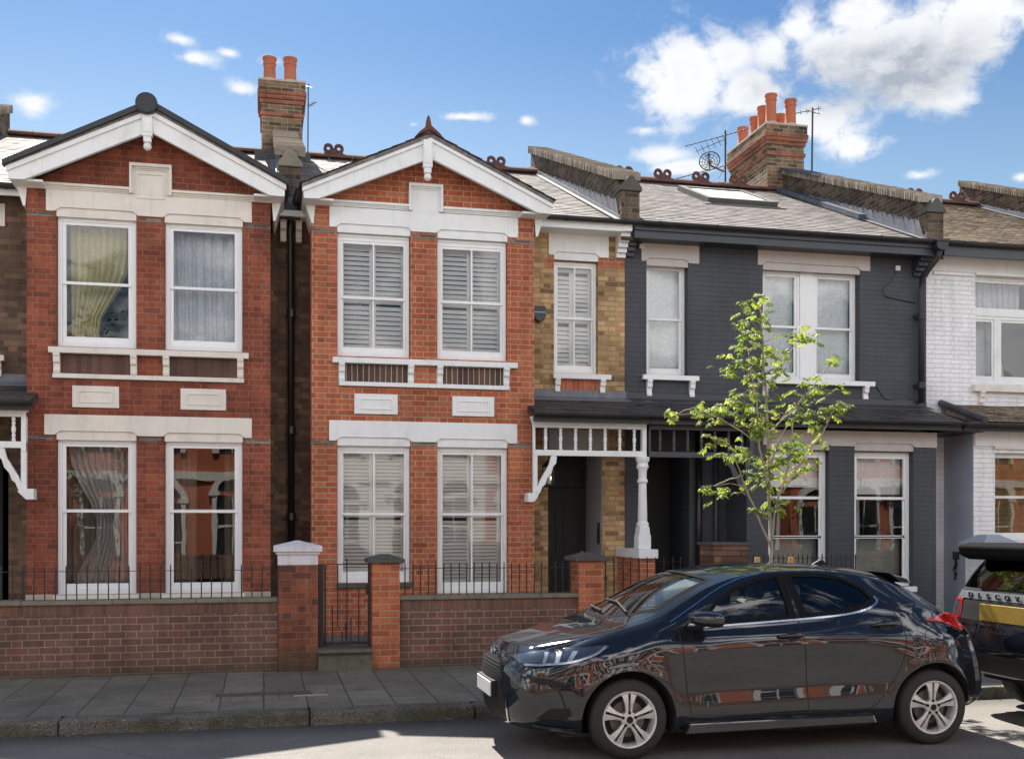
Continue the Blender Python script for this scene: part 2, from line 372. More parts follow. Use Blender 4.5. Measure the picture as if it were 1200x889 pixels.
M['blackp'] = paint_mat('black gloss paint', (0.012,0.012,0.014), 0.3, 0.10, (0.06,0.055,0.05))
M['iron'] = paint_mat('black ironwork', (0.010,0.011,0.014), 0.45, 0.1, (0.05,0.04,0.035))
M['charc'] = paint_mat('charcoal gloss paint', (0.036,0.043,0.052), 0.4, 0.08, (0.1,0.1,0.1))
M['door'] = paint_mat('black door paint', (0.008,0.009,0.010), 0.6, 0.03)
M['reveal'] = paint_mat('pale grey render', (0.42,0.42,0.44), 0.7, 0.10)
M['gutter'] = paint_mat('dark gutter', (0.02,0.021,0.024), 0.5, 0.2, (0.09,0.08,0.07))
M['lead'] = paint_mat('lead flashing', (0.13,0.14,0.165), 0.55, 0.4, (0.30,0.30,0.30)); M['leadb'] = paint_mat('blue grey lead', (0.06,0.075,0.10), 0.6, 0.3, (0.2,0.2,0.2)); 
M['leadd'] = paint_mat('dark roofing felt', (0.05,0.055,0.065), 0.6, 0.2, (0.2,0.2,0.2))
M['mortar'] = paint_mat('pale mortar', (0.42,0.38,0.31), 0.9, 0.3, bumpk=0.5)
M['coping'] = paint_mat('weathered stone coping', (0.20,0.18,0.14), 0.85, 0.6, (0.10,0.095,0.06), bumpk=0.5, scale=6)
M['capdark'] = paint_mat('dark stone cap', (0.085,0.08,0.072), 0.8, 0.5, (0.05,0.05,0.035), bumpk=0.5)
M['capwhite'] = paint_mat('peeling white cap', (0.66,0.65,0.68), 0.7, 0.30, (0.22,0.20,0.2), bumpk=0.5, scale=8)
M['capgrey'] = paint_mat('grey painted cap', (0.36,0.38,0.43), 0.6, 0.15)
M['terra'] = paint_mat('terracotta pot', (0.42,0.13,0.065), 0.8, 0.35, (0.14,0.07,0.05), bumpk=0.3, scale=5)
M['ridge'] = paint_mat('clay ridge tile', (0.12,0.052,0.038), 0.85, 0.6, (0.05,0.035,0.028), bumpk=0.4, scale=6)
M['tileedge'] = slate_mat('coping tiles', (0.20,0.17,0.14), (0.42,0.36,0.30), moss=(0.16,0.14,0.07), rough=0.8)
M['slate'] = slate_mat('roof slate', (0.13,0.12,0.125), (0.30,0.27,0.26), moss=(0.25,0.22,0.16), rough=0.68)
M['slated'] = slate_mat('dark porch slate', (0.035,0.036,0.040), (0.075,0.073,0.075), moss=(0.12,0.11,0.08), rough=0.5)
M['rosemary'] = slate_mat('mossy old tiles', (0.13,0.10,0.075), (0.30,0.23,0.17), moss=(0.34,0.29,0.19), rough=0.8)
M['glass'] = glass_mat('window glass', 1.62, wav=0.018)
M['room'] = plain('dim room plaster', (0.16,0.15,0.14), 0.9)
M['shutter'] = paint_mat('white shutter paint', (0.88,0.87,0.85), 0.4, 0.02)
M['netgrey'] = plain('grey voile', (0.42,0.40,0.38), 0.9)
M['curtgreen'] = plain('olive curtain', (0.55,0.50,0.20), 0.85)
M['curtwhite'] = plain('white sheer curtain', (0.62,0.66,0.70), 0.85)
M['frost'] = plain('pale blind', (0.78,0.82,0.82), 0.7)
M['curtdark'] = plain('brown voile', (0.22,0.18,0.14), 0.9)
M['bamboo'] = brick_mat('bamboo blind', [(0.0,(0.30,0.20,0.08)),(1.0,(0.42,0.29,0.13))], (0.14,0.09,0.04), bond='stretcher', bh=0.022, bl=0.7, mw=0.005)
M['wood'] = plain('tree stake timber', (0.42,0.25,0.10), 0.8)
M['dishm'] = plain('dark mesh dish', (0.05,0.05,0.05), 0.6)
M['aluminium'] = plain('dull aerial metal', (0.10,0.10,0.11), 0.5, 0.6)

def parts(name, mat, parent, boxes, **kw):
    return [MB().box(*b).build(name, mat, parent, **kw) for b in boxes]
# ------------------------------------------------------------------ ground, road, pavement
def sheet_mat_asphalt():
    m, t, p, out = newmat('asphalt'); P = pos(t)
    n = t.noise(P, 120, 4, 0.8); n2 = t.noise(P, 1.1, 4, 0.6); n3 = t.noise(P, 45, 4, 0.7)
    v = t.node('ShaderNodeTexVoronoi'); t.put(v.inputs['Vector'], P); v.inputs['Scale'].default_value = 95
    c = t.ramp(n, [(0.3, (0.085,0.080,0.074)), (0.5, (0.165,0.154,0.141)), (0.68, (0.31,0.29,0.265))])
    c = t.mix(1.0, c, t.ramp(n2, [(0.3, 0.78), (0.7, 1.18)]), 'MULTIPLY')
    X_, Y_, Z_ = t.sep(P)[:3]; grime_shade = t.m('MULTIPLY', t.smooth(t.m('ADD', Y_, t.m('MULTIPLY', t.m('SUBTRACT', n3, 0.5), 0.5)), 9.25, 9.8), 0.75); c = t.mix(grime_shade, c, (0.05,0.047,0.04))  # gutter grime, widened to paint in the shadow along the kerb
    cr = t.node('ShaderNodeTexVoronoi', feature='DISTANCE_TO_EDGE'); t.put(cr.inputs['Vector'], t.vm('ADD', P, t.vm('SCALE', t.comb(n3, n2, 0.0), None, 0.35))); cr.inputs['Scale'].default_value = 0.55
    k = t.m('MULTIPLY', t.smooth(cr.outputs['Distance'], 0.006, 0.001), t.smooth(n2, 0.5, 0.6))
    c = t.mix(t.m('MULTIPLY', k, 0.7), c, (0.03,0.03,0.03))
    t.put(p.inputs['Base Color'], c); p.inputs['Roughness'].default_value = 0.85
    bump(t, p, t.m('ADD', v.outputs['Distance'], n3), 0.8, 0.01); return m
M['asphalt'] = sheet_mat_asphalt()
def slab_mat():
    m, t, p, out = newmat('concrete paving slabs'); P = pos(t); X, Y, Z = t.sep(P)[:3]
    u = t.m('ADD', Y, t.m('MULTIPLY', t.m('SUBTRACT', t.noise(P, 2, 2), 0.5), 0.02)); v = t.m('ADD', t.m('ADD', X, 40.0), t.m('MULTIPLY', t.m('SUBTRACT', t.noise(P, 1.7, 2), 0.5), 0.02))
    RH, BL, MW = 0.40, 0.92, 0.009
    rv = t.m('DIVIDE', v, RH); row = t.m('FLOOR', rv); fv = t.m('MULTIPLY', t.m('SUBTRACT', rv, row), RH)
    uu = t.m('DIVIDE', t.m('ADD', u, t.m('MULTIPLY', t.m('MODULO', row, 2.0), BL/2)), BL); cell = t.m('FLOOR', uu); f = t.m('MULTIPLY', t.m('SUBTRACT', uu, cell), BL)
    d = t.m('MINIMUM', t.m('MINIMUM', f, t.m('SUBTRACT', BL, f)), t.m('MINIMUM', fv, t.m('SUBTRACT', RH, fv)))
    n1 = t.noise(P, 60, 4, 0.65); n2 = t.noise(P, 2.5, 5, 0.65)
    d = t.m('ADD', d, t.m('MULTIPLY', t.m('SUBTRACT', n1, 0.5), 0.008)); mk = t.smooth(d, MW*0.3, MW)
    wn = t.node('ShaderNodeTexWhiteNoise', noise_dimensions='2D'); t.put(wn.inputs['Vector'], t.comb(cell, row, 0.0))
    c = t.ramp(wn.outputs['Value'], [(0, (0.150,0.134,0.102)), (1, (0.205,0.184,0.142))])
    c = t.mix(1.0, c, t.ramp(n2, [(0.3, 0.7), (0.7, 1.2)]), 'MULTIPLY'); c = t.mix(1.0, c, t.ramp(n1, [(0.3, 0.8), (0.7, 1.2)]), 'MULTIPLY')
    vg = t.node('ShaderNodeTexVoronoi'); t.put(vg.inputs['Vector'], P); vg.inputs['Scale'].default_value = 3.2
    c = t.mix(t.m('MULTIPLY', t.smooth(vg.outputs['Distance'], 0.075, 0.05), 0.6), c, (0.30,0.29,0.27))
    c = t.mix(t.m('MULTIPLY', t.smooth(t.noise(P, 0.9, 5, 0.7), 0.55, 0.68), 0.55), c, (0.055,0.055,0.04))
    c = t.mix(mk, (0.04,0.042,0.03), c)
    t.put(p.inputs['Base Color'], c); p.inputs['Roughness'].default_value = 0.8
    bump(t, p, t.m('ADD', mk, t.m('MULTIPLY', n1, 0.4)), 0.6, 0.008); return m
M['slab'] = slab_mat()
def kerb_mat():
    m, t, p, out = newmat('granite kerb'); P = pos(t); X, Y, Z = t.sep(P)[:3]
    v = t.node('ShaderNodeTexVoronoi', feature='DISTANCE_TO_EDGE'); v.inputs['Scale'].default_value = 42
    t.put(v.inputs['Vector'], t.vm('ADD', t.vm('MULTIPLY', P, (1.0, 0.6, 1.0)), t.vm('SCALE', t.comb(t.noise(P, 14, 3), t.noise(P, 11, 3), 0.0), None, 0.12)))
    n = t.noise(P, 50, 4, 0.7); n2 = t.noise(P, 3, 5, 0.65)
    c = t.mix(t.smooth(t.m('ADD', v.outputs['Distance'], t.m('MULTIPLY', n, 0.25)), 0.10, 0.30), (0.07,0.065,0.05), (0.25,0.235,0.195))
    c = t.mix(t.m('MULTIPLY', t.smooth(n2, 0.42, 0.6), 0.75), c, (0.075,0.078,0.045))
    t.put(p.inputs['Base Color'], c); p.inputs['Roughness'].default_value = 0.85
    bump(t, p, t.m('ADD', v.outputs['Distance'], t.m('MULTIPLY', n, 0.6)), 1.0, 0.03); return m
M['kerb'] = kerb_mat()
M['soil'] = paint_mat('earth', (0.10,0.085,0.06), 0.95, 0.5, (0.07,0.08,0.04), bumpk=0.6)
M['tiles'] = brick_mat('garden path tiles', [(0.0,(0.12,0.11,0.10)),(1.0,(0.2,0.18,0.16))], (0.08,0.08,0.07), bond='stretcher', bh=0.3, bl=0.3)

def plane(name, x0, x1, y0, y1, z, mat, z1=None):
    mb = MB(); z1 = z if z1 is None else z1
    mb.add([(x0,y0,z),(x1,y0,z),(x1,y1,z1),(x0,y1,z1)], [(0,1,2,3)])
    return mb.build(name, mat, kind='structure', fix=False)
plane('ground', -400, 400, -400, 400, -0.06, M['soil'])
plane('road', -90, 110, 1.6, 9.87, 0.0, M['asphalt'])
plane('pavement', -90, 110, 10.14, 12.62, 0.118, M['slab'], 0.135)
kb = MB(); random.seed(3)
x = -20.0
while x < 40:
    L = random.choice([1.2, 1.5, 1.8, 2.1]); z = 0.118 + random.uniform(-0.005, 0.006); y = 9.87 + random.uniform(-0.01, 0.01)
    kb.box(x+0.004, x+L-0.004, y, 10.138, -0.05, z); x += L
kb.build('kerb', M['kerb'], kind='structure', bevel=0.02)
ob = MB().box(-90, 110, -3.2, 1.6, -0.05, 0.12); ob.build('pavement', M['slab'], kind='structure')
plane('garden_ground', -90, 110, 12.70, 15.6, 0.30, M['tiles'])
# rectangular service cover with its ring of small setts in the pavement
cv = thing('access_cover', (-0.15, 11.2, 0.13), 'flat rectangular service cover sunk in the grey paving slabs before the white capped pillar', 'access cover')
m_, t_, p_, o_ = newmat('small setts'); 
mb = MB(); random.seed(8)
for i in range(9):
    for j in range(3):
        if 1 <= i <= 6 and j == 1: continue
        x0 = -0.62 + i*0.155 + random.uniform(-.006, .006); y0 = 10.62 + j*0.24
        mb.box(x0, x0+0.140, y0, y0+0.218, 0.10, 0.1300+random.uniform(0, .003))
mb.build('paving_surround', M['slab'], cv, bevel=0.004)
MB().box(-0.455, 0.455, 10.87, 11.075, 0.10, 0.1325).build('cover_plate', M['capdark'], cv, bevel=0.003)
MB().box(0.28, 0.62, 10.74, 10.80, 0.10, 0.1345).build('repair_patch', M['mortar'], cv, bevel=0.004)

# ------------------------------------------------------------------ building blocks
YB, YR = 14.86, 15.60
def wall(name, mat, parent, x0, x1, z0, z1, y, th=0.24, holes=(), extra=None):
    """wall in the XZ plane facing -Y with real openings"""
    xs = sorted({x0, x1, *[h[0] for h in holes], *[h[1] for h in holes]}); zs = sorted({z0, z1, *[h[2] for h in holes], *[h[3] for h in holes]})
    xs = [a for a in xs if x0 <= a <= x1]; zs = [a for a in zs if z0 <= a <= z1]
    idx = {}; mb = MB()
    def V(i, j, k):
        key = (i, j, k)
        if key not in idx: idx[key] = len(mb.v); mb.v.append((xs[i], y + k*th, zs[j]))
        return idx[key]
    def solid(i, j):
        if i < 0 or j < 0 or i >= len(xs)-1 or j >= len(zs)-1: return False
        cx, cz = (xs[i]+xs[i+1])/2, (zs[j]+zs[j+1])/2
        return not any(h[0] < cx < h[1] and h[2] < cz < h[3] for h in holes)
    def F(*a): mb.f.append(list(a)); mb.c.append(None)
    for i in range(len(xs)-1):
        for j in range(len(zs)-1):
            if not solid(i, j): continue
            F(V(i,j,0), V(i+1,j,0), V(i+1,j+1,0), V(i,j+1,0)); F(V(i,j,1), V(i,j+1,1), V(i+1,j+1,1), V(i+1,j,1))
            if not solid(i-1, j): F(V(i,j,0), V(i,j+1,0), V(i,j+1,1), V(i,j,1))
            if not solid(i+1, j): F(V(i+1,j,0), V(i+1,j,1), V(i+1,j+1,1), V(i+1,j+1,0))
            if not solid(i, j-1): F(V(i,j,0), V(i,j,1), V(i+1,j,1), V(i+1,j,0))
            if not solid(i, j+1): F(V(i,j+1,0), V(i+1,j+1,0), V(i+1,j+1,1), V(i,j+1,1))
    return mb.build(name, mat, parent)

def rect_frame(mb, x0, x1, z0, z1, y0, y1, wl, wr=None, wt=None, wb=None):
    wr = wl if wr is None else wr; wt = wl if wt is None else wt; wb = wl if wb is None else wb
    mb.box(x0, x0+wl, y0, y1, z0, z1); mb.box(x1-wr, x1, y0, y1, z0, z1)
    mb.box(x0+wl, x1-wr, y0, y1, z0, z0+wb); mb.box(x0+wl, x1-wr, y0, y1, z1-wt, z1)

def curtain(name, parent, x0, x1, z0, z1, y, mat, amp=0.03, freq=9, seed=0, gather=None):
    mb = MB(); n = max(12, int((x1-x0)*90)); rows = 8; random.seed(seed); ph = random.uniform(0, 6)
    vs = []; fs = []
    for r in range(rows+1):
        t = r/rows
        for i in range(n+1):
            s = i/n; xx = x0 + (x1-x0)*s
            if gather is not None:   # curtain drawn to one side lower down
                g = math.exp(-((1-t)-gather[1])**2/0.10); xx = xx + (gather[0]-xx)*0.55*g
            yy = y + amp*sin(freq*2*pi*s + ph + 0.8*sin(7*s)) + amp*0.6*sin(freq*4.3*pi*s + 2*t) + amp*0.5*noise.noise(Vector((xx*5, t*2.5, seed)))
            vs.append((xx, yy, z0 + (z1-z0)*t))
    for r in range(rows):
        for i in range(n): fs.append((r*(n+1)+i, r*(n+1)+i+1, (r+1)*(n+1)+i+1, (r+1)*(n+1)+i))
    mb.add(vs, fs); return mb.build(name, mat, parent, smooth=True, fix=False)

def shutters(parent, x0, x1, z0, z1, y, pitch, tilt, zmid=None, tilt2=None):
    """two louvred shutter leaves of tilted slats"""
    xm = (x0+x1)/2
    for (a, b) in ((x0, xm-0.003), (xm+0.003, x1)):
        mb = MB(); st = 0.042
        segs = [(z0, z1)] if zmid is None else [(z0, zmid), (zmid, z1)]
        for k, (s0, s1) in enumerate(segs):
            rect_frame(mb, a, b, s0+0.002*k, s1, y, y+0.028, st, st, 0.05, 0.06)
            tl = tilt if (tilt2 is None or k == 0) else tilt2
            z = s0+0.06+pitch*0.6
            while z < s1-0.05-pitch*0.3:
                an = radians(tl + random.uniform(-2, 2))
                mb.obox(((a+b)/2, y+0.014, z), Vector((1,0,0)), Vector((0,cos(an),sin(an))), Vector((0,-sin(an),cos(an))), (b-a)/2-st, 0.5*pitch*1.12, 0.0045)
                z += pitch
        mb.build('shutter', M['shutter'], parent)

def window(house, x0, x1, z0, z1, yw, rec=0.07, fw=0.045, mat='upvc', rail=None, bar=None, sash=0.04, label=None, toplip=0.0):
    """yw: wall face. returns the frame object and the y of the inside"""
    y = yw + rec
    mb = MB(); rect_frame(mb, x0, x1, z0, z1-toplip, y, y+0.11, fw, fw, fw, fw*1.3)
    if toplip: mb.box(x0-0.0, x1+0.0, y-0.01, y+0.10, z1-toplip, z1)
    f = mb.build('window', M[mat], house, bevel=0.004)
    if label: f['label'] = label
    a, b = x0+fw, x1-fw; zb, zt = z0+fw*1.3, z1-toplip-fw
    rails = rail if isinstance(rail, (list, tuple)) else ([rail] if rail else [])
    bounds = [zb] + list(rails) + [zt]
    n = len(bounds)-1
    gl = MB(); 
    for k in range(n):
        s0, s1 = bounds[k], bounds[k+1]; off = 0.030 if (k < n-1) else 0.006
        if n == 1: off = 0.015
        mb = MB(); h = 0.024
        q0 = s0 - (h if k > 0 else 0) + 0.001; q1 = s1 + (h if k < n-1 else 0) - 0.001
        rect_frame(mb, a+0.001, b-0.001, q0, q1, y+off, y+off+0.022+0.012*(k==n-1), sash, sash, 0.036, 0.036 if k > 0 else 0.07)
        if bar: mb.box((a+b)/2-bar/2, (a+b)/2+bar/2, y+off+0.002, y+off+0.02, q0+0.03, q1-0.03)
        mb.build('sash', M[mat], f, bevel=0.003)
        yg = y+off+0.011
        gl.add([(a+sash*.5, yg, q0+0.02), (b-sash*.5, yg, q0+0.02), (b-sash*.5, yg, q1-0.02), (a+sash*.5, yg, q1-0.02)], [(0,1,2,3)])
    gl.build('pane', M['glass'], f, fix=False)
    return f, y+0.125

def lintel(house, x0, x1, z0, z1, y, mat, wins, name='lintel'):
    """flat painted lintel with chamfered notches above each window head"""
    pts = [(x0, z0), ]
    for (a, b) in wins: pts += [(a-0.02, z0), (a+0.05, z0+0.055), (b-0.05, z0+0.055), (b+0.02, z0)]
    pts += [(x1, z0), (x1, z1), (x0, z1)]
    o = MB().prism(pts, 'y', y-0.022, y+0.1).build(name, mat, house, bevel=0.003)
    mb = MB()
    for (a, b) in wins:
        mb.prism([(a+0.03, z0+0.030), (a+0.075, z0+0.066), (b-0.075, z0+0.066), (b-0.03, z0+0.030), (b-0.07, z0+0.052), (a+0.07, z0+0.052)], 'y', y-0.027, y-0.012)
        mb.box(a+0.002, b-0.002, y-0.004, y+0.052, z0-0.062, z0+0.054)
    mb.build('moulding', mat, o)
    return o

def console(mb, x, z0, z1, y, w=0.08, d=0.09):
    h = z1-z0
    prof = [(y+0.005, z1), (y-d, z1), (y-d, z1-h*0.12), (y-d*0.85, z1-h*0.2), (y-d*0.8, z1-h*0.45), (y-d*0.5, z1-h*0.55), (y-d*0.42, z1-h*0.75), (y-d*0.6, z1-h*0.85), (y-d*0.5, z0), (y+0.005, z0)]
    mb.prism(prof, 'x', x-w/2, x+w/2)

def sillset(house, x0, x1, zt, y, cons, zc, mat, ledge=None, panels=(), pmat=None, th=0.075):
    s = MB().box(x0, x1, y-0.085, y+0.10, zt-th, zt).build('sill', mat, house, bevel=0.006)
    mb = MB()
    for c in cons:
        mb2 = MB(); console(mb2, c, zc, zt-th, y); mb2.build('console', mat, s, bevel=0.004)
    if ledge: MB().box(ledge[0], ledge[1], y-0.055, y+0.02, ledge[2], ledge[3]).build('ledge', mat, house, bevel=0.005)
    for (a, b) in panels:
        MB().box(a, b, y-0.006, y+0.02, zc+0.004, zt-th-0.002).build('brick_panel', pmat, house)
    return s

def plaque(house, x0, x1, z0, z1, y, mat):
    mb = MB().box(x0, x1, y-0.025, y+0.02, z0, z1)
    o = mb.build('plaque', mat, house, bevel=0.004)
    m2 = MB(); rect_frame(m2, x0+0.075, x1-0.075, z0+0.06, z1-0.06, y-0.036, y-0.023, 0.018)
    m2.build('moulding', mat, o, bevel=0.002)

def slates(mb, x0, x1, y0, z0, y1, z1, rowh=0.19, w=0.28, th=0.007, jit=0.006, seed=1, axis='x', lo=0.1, hi=0.9):
    """individual slates on a slope running up from (y0,z0) to (y1,z1); axis 'x': courses run along X, 'y': courses run along Y (then x/y swap)"""
    random.seed(seed); L = sqrt((y1-y0)**2+(z1-z0)**2); n = int(L/rowh)
    U = Vector((1,0,0)) if axis == 'x' else Vector((0,1,0))
    S = (Vector((0,y1-y0,z1-z0)) if axis == 'x' else Vector((y1-y0,0,z1-z0)))/L
    Nn = U.cross(S); 
    if Nn.z < 0: Nn = -Nn
    for r in range(n+1):
        off = (r % 2)*w/2; x = x0 - off
        while x < x1:
            a, b = max(x, x0), min(x+w, x1)
            if b-a > 0.03:
                j = random.uniform(-jit, jit); s = r*rowh + j
                p = (Vector((0, y0, z0)) if axis == 'x' else Vector((y0, 0, z0))) + S*s
                lift = th*1.0 + random.uniform(0, jit*0.6)
                e = min(rowh*1.25, L-s+0.02)
                A = p + U*(a+0.002) + Nn*(lift+th); B = p + U*(b-0.002) + Nn*(lift+th+random.uniform(-.002,.002)); C_ = p + U*(b-0.002) + S*e + Nn*(0.0+th*0.6); D = p + U*(a+0.002) + S*e + Nn*(th*0.6)
                A2, B2 = A - Nn*th, B - Nn*th
                mb.add([A,B,C_,D,A2,B2], [(0,1,2,3),(0,4,5,1)], random.uniform(lo, hi))
            x += w
    return mb

RZ0, RK, RYE = 6.22, 0.45, 15.28           # main roof: height at the eaves, slope, y of the eaves
RYR = 20.3; RZR = RZ0 + RK*(RYR-RYE)
def rz(y): return RZ0 + RK*(y-RYE)

def main_roof(house, x0, x1, mat, seed, rowh=0.17, w=0.26):
    mb = MB(); mb.prism([(RYE, RZ0-0.01), (RYR, RZR-0.01), (25.3, RZ0-0.01), (25.3, RZ0-0.14), (RYR, RZR-0.14), (RYE+0.02, RZ0-0.12)], 'x', x0, x1, 0.4)
    slates(mb, x0, x1, RYE-0.04, RZ0-0.02, RYR, RZR, rowh, w, seed=seed)
    return mb.build('roof', mat, house, fix=False)

def ridge_tiles(roof, x0, x1, crest=(), mat='ridge'):
    x = x0; random.seed(int(x0*10)+5)
    mb = MB()
    while x < x1-0.05:
        L = min(0.42, x1-x); dz = random.uniform(-.006,.006)
        pts = [(RYR+0.12*cos(a), RZR+0.02+dz+0.10*sin(a)) for a in [pi*k/6 for k in range(7)]]
        mb.prism(pts, 'x', x, x+L-0.008); x += L
    mb.build('ridge_tiles', M[mat], roof)
    for c in crest:
        cb = MB()
        for dx in (-0.095, 0.095): cb.torus((c+dx, RYR, RZR+0.21), 0.062, 0.034, 'y', 14, 6)
        cb.box(c-0.17, c+0.17, RYR-0.025, RYR+0.025, RZR+0.09, RZR+0.17); cb.box(c-0.05, c+0.05, RYR-0.022, RYR+0.022, RZR+0.16, RZR+0.22)
        cb.build('crest_tile', M[mat], roof)

def gable_roof(house, xc, hw, zap, zend, y0, y1, mat, seed, edge=None):
    """small roof over the bay running back into the main roof; real slates both sides"""
    mb = MB(); z0 = zend; k = 0.05
    mb.prism([(xc-hw, z0), (xc, zap), (xc+hw, z0), (xc+hw, z0-0.05), (xc, zap-0.06), (xc-hw, z0-0.05)], 'y', y0, y1, 0.2)
    for sgn in (-1, 1):
        slates(mb, y0-0.03, y1, xc+sgn*(hw+0.03), z0-0.01, xc, zap+0.004, 0.19, 0.27, seed=seed+sgn, axis='y')
    return mb.build('gable_roof', mat, house, fix=False)

def bargeboard(house, xc, hw, zap, zend, zendb, zin, y0, mat, drop=0.30):
    """white raking boards with a planted moulding; y0 front face"""
    for sgn in (-1, 1):
        X = lambda d: xc + sgn*d
        sl = (zap-zend)/hw
        poly = [(X(0), zap-0.035), (X(hw), zend-0.03), (X(hw-0.015), zendb), (X(hw-0.21), zendb+0.005), (X(0), zin)]
        b = MB().prism(poly, 'y', y0, y0+0.05).build('bargeboard', mat, house, bevel=0.004)
        m2 = MB(); m2.prism([(X(0), zap-0.035), (X(hw+0.01), zend-0.03), (X(hw+0.01), zend-0.105), (X(0), zap-0.11)], 'y', y0-0.028, y0-0.001)
        m2.prism([(X(0.05), zin+0.045), (X(hw-0.25), zendb+0.055), (X(hw-0.21), zendb+0.005), (X(0.05), zin+0.001-0.05*sl+0.0)], 'y', y0-0.016, y0-0.0005)
        m2.build('moulding', mat, b, bevel=0.003)
        # boxed kneeler and soffit running back along the side
        s = MB().prism([(X(hw-0.05), zendb-0.002), (X(hw-0.17), zendb-0.002), (X(hw-0.15), zendb-0.24), (X(hw-0.125), zendb-0.24)], 'y', y0+0.30, y0+1.0)
        s.prism([(X(hw-0.02), zendb+0.002), (X(hw-0.40), zendb+0.002), (X(hw-0.40), zendb+0.03), (X(hw-0.02), zendb+0.03)], 'y', y0+0.052, y0+1.0)
        s.box(min(X(hw-0.03), X(hw-0.005)), max(X(hw-0.03), X(hw-0.005)), y0+0.052, y0+0.9, zendb+0.03, zend-0.05)
        s.build('soffit', mat, house)
    # soffit under the verge
    MB().prism([(xc-hw+0.05, zend-0.10), (xc, zap-0.11), (xc+hw-0.05, zend-0.10), (xc+hw-0.05, zend-0.13), (xc, zap-0.14), (xc-hw+0.05, zend-0.13)], 'y', y0+0.052, y0+0.42).build('verge_soffit', mat, house)

def pendant(house, x, y, ztop, zbot, mat):
    mb = MB().box(x-0.062, x+0.062, y, y+0.09, zbot+0.10, ztop); mb.box(x-0.048, x+0.048, y+0.01, y+0.08, zbot+0.03, zbot+0.10)
    mb.box(x-0.045, x+0.045, y-0.008, y+0.005, zbot+0.15, ztop-0.12)
    o = mb.build('gable_pendant', mat, house, bevel=0.006)
    MB().ball((x, y+0.045, zbot-0.02), 0.052, 12).build('ball', mat, o, smooth=True)

def cornice(house, pts, y, mat, h=0.075):
    """moulded string that steps up; pts along its top edge"""
    mb = MB()
    for (a, b) in zip(pts[:-1], pts[1:]):
        if abs(a[1]-b[1]) < 1e-6:
            x0, x1 = min(a[0], b[0]), max(a[0], b[0])
            mb.box(x0, x1, y-0.075, y+0.02, a[1]-h*0.45, a[1]); mb.box(x0+0.0, x1-0.0, y-0.05, y+0.02, a[1]-h*0.75, a[1]-h*0.45); mb.box(x0, x1, y-0.034, y+0.02, a[1]-h, a[1]-h*0.75)
        else:
            z0, z1 = min(a[1], b[1]), max(a[1], b[1]); s = 1 if b[1] > a[1] else -1
            xa = a[0]
            mb.box(min(xa, xa+s*0.034), max(xa, xa+s*0.034), y-0.0755, y+0.02, z0-h, z1-0.0); mb.box(min(xa+s*0.034, xa+s*0.056), max(xa+s*0.034, xa+s*0.056), y-0.05, y+0.02, z0-h*0.9, z1-h*0.4)
    return mb.build('cornice', mat, house, bevel=0.004)

def parapet(house, xc, felt=None, seed=1, y1=20.95, end_mat='parap', left_lead=True, x_end_white=False):
    """party wall carried up through the roof, with a coping of tiles on edge and stepped lead"""
    hw = 0.14; y0 = 15.34; zt = lambda y: 6.86 + 0.405*(y-y0)
    b = MB().prism([(y0, 5.98), (y0, zt(y0)-0.10), (y0+0.30, zt(y0+0.30)), (y1, zt(y1)), (y1, zt(y1)-1.2)], 'x', xc-hw, xc+hw).build('party_parapet', M[end_mat], house)
    c = MB(); random.seed(seed); y = y0+0.14
    sl = Vector((0, 1, 0.405)).normalized(); nn = Vector((0, -0.405, 1)).normalized()
    while y < y1:
        d = (sl*0.35+nn*0.94).normalized(); e = Vector((1,0,0)).cross(d)
        c.obox(Vector((xc+random.uniform(-.008,.008), y, zt(y)+0.055)), Vector((1,0,0)), d, e, 0.205, 0.062+random.uniform(-.004,.006), 0.013, random.uniform(0, 1))
        y += 0.066
    c.obox(Vector((xc, (y0+y1)/2+0.1, zt((y0+y1)/2+0.1)+0.02)), Vector((1,0,0)), sl, nn, 0.15, (y1-y0)/2/0.927-0.1, 0.02, 0.1)
    c.build('coping_tiles', M['tileedge'], b)
    # little gabled end cap
    MB().prism([(xc-0.17, zt(y0)-0.15), (xc-0.17, zt(y0)-0.10), (xc-0.03, zt(y0)+0.07), (xc+0.03, zt(y0)+0.07), (xc+0.17, zt(y0)-0.10), (xc+0.17, zt(y0)-0.15)], 'y', y0-0.035, y0+0.20).build('end_cap', M['capdark' if not x_end_white else 'coping'], b, bevel=0.006)
    ld = MB()
    if left_lead:
        y = y0+0.1; i = 0
        while y < y1-0.2:
            z = rz(y)
            ld.prism([(y-0.02, z+0.01), (y+0.20, z+0.10), (y+0.24, zt(y)-0.20 - (i % 2)*0.03), (y+0.12, zt(y)-0.26)], 'x', xc-hw-0.012-0.003*(i % 2), xc-hw-0.004)
            y += 0.155; i += 1
        ld.prism([(y0, rz(y0)+0.005), (y1, rz(y1)+0.005), (y1, rz(y1)+0.09), (y0, rz(y0)+0.09)], 'x', xc-hw-0.028, xc-hw-0.018)
        ld.prism([(y0-0.03, rz(y0)+0.018), (y1, rz(y1)+0.018), (y1, rz(y1)+0.028), (y0-0.03, rz(y0)+0.03)], 'x', xc-hw-0.11, xc-hw-0.02)
        ld.build('stepped_flashing', M['lead'], b)
    if felt:
        MB().prism([(felt[0], zt(felt[0])+0.10), (felt[1], zt(felt[1])+0.10), (felt[1], zt(felt[1])+0.13), (felt[0], zt(felt[0])+0.13)], 'x', xc-0.24, xc+0.24).build('felt_cover', M['leadd'], b)
        MB().prism([(felt[0]-1.5, rz(felt[0]-1.5)+0.03), (felt[1], rz(felt[1])+0.03), (felt[1], rz(felt[1])+0.12), (felt[0]-1.5, rz(felt[0]-1.5)+0.12)], 'x', xc-hw-0.17, xc-hw-0.03).build('lead_gutter', M['leadb'], b)
    return b

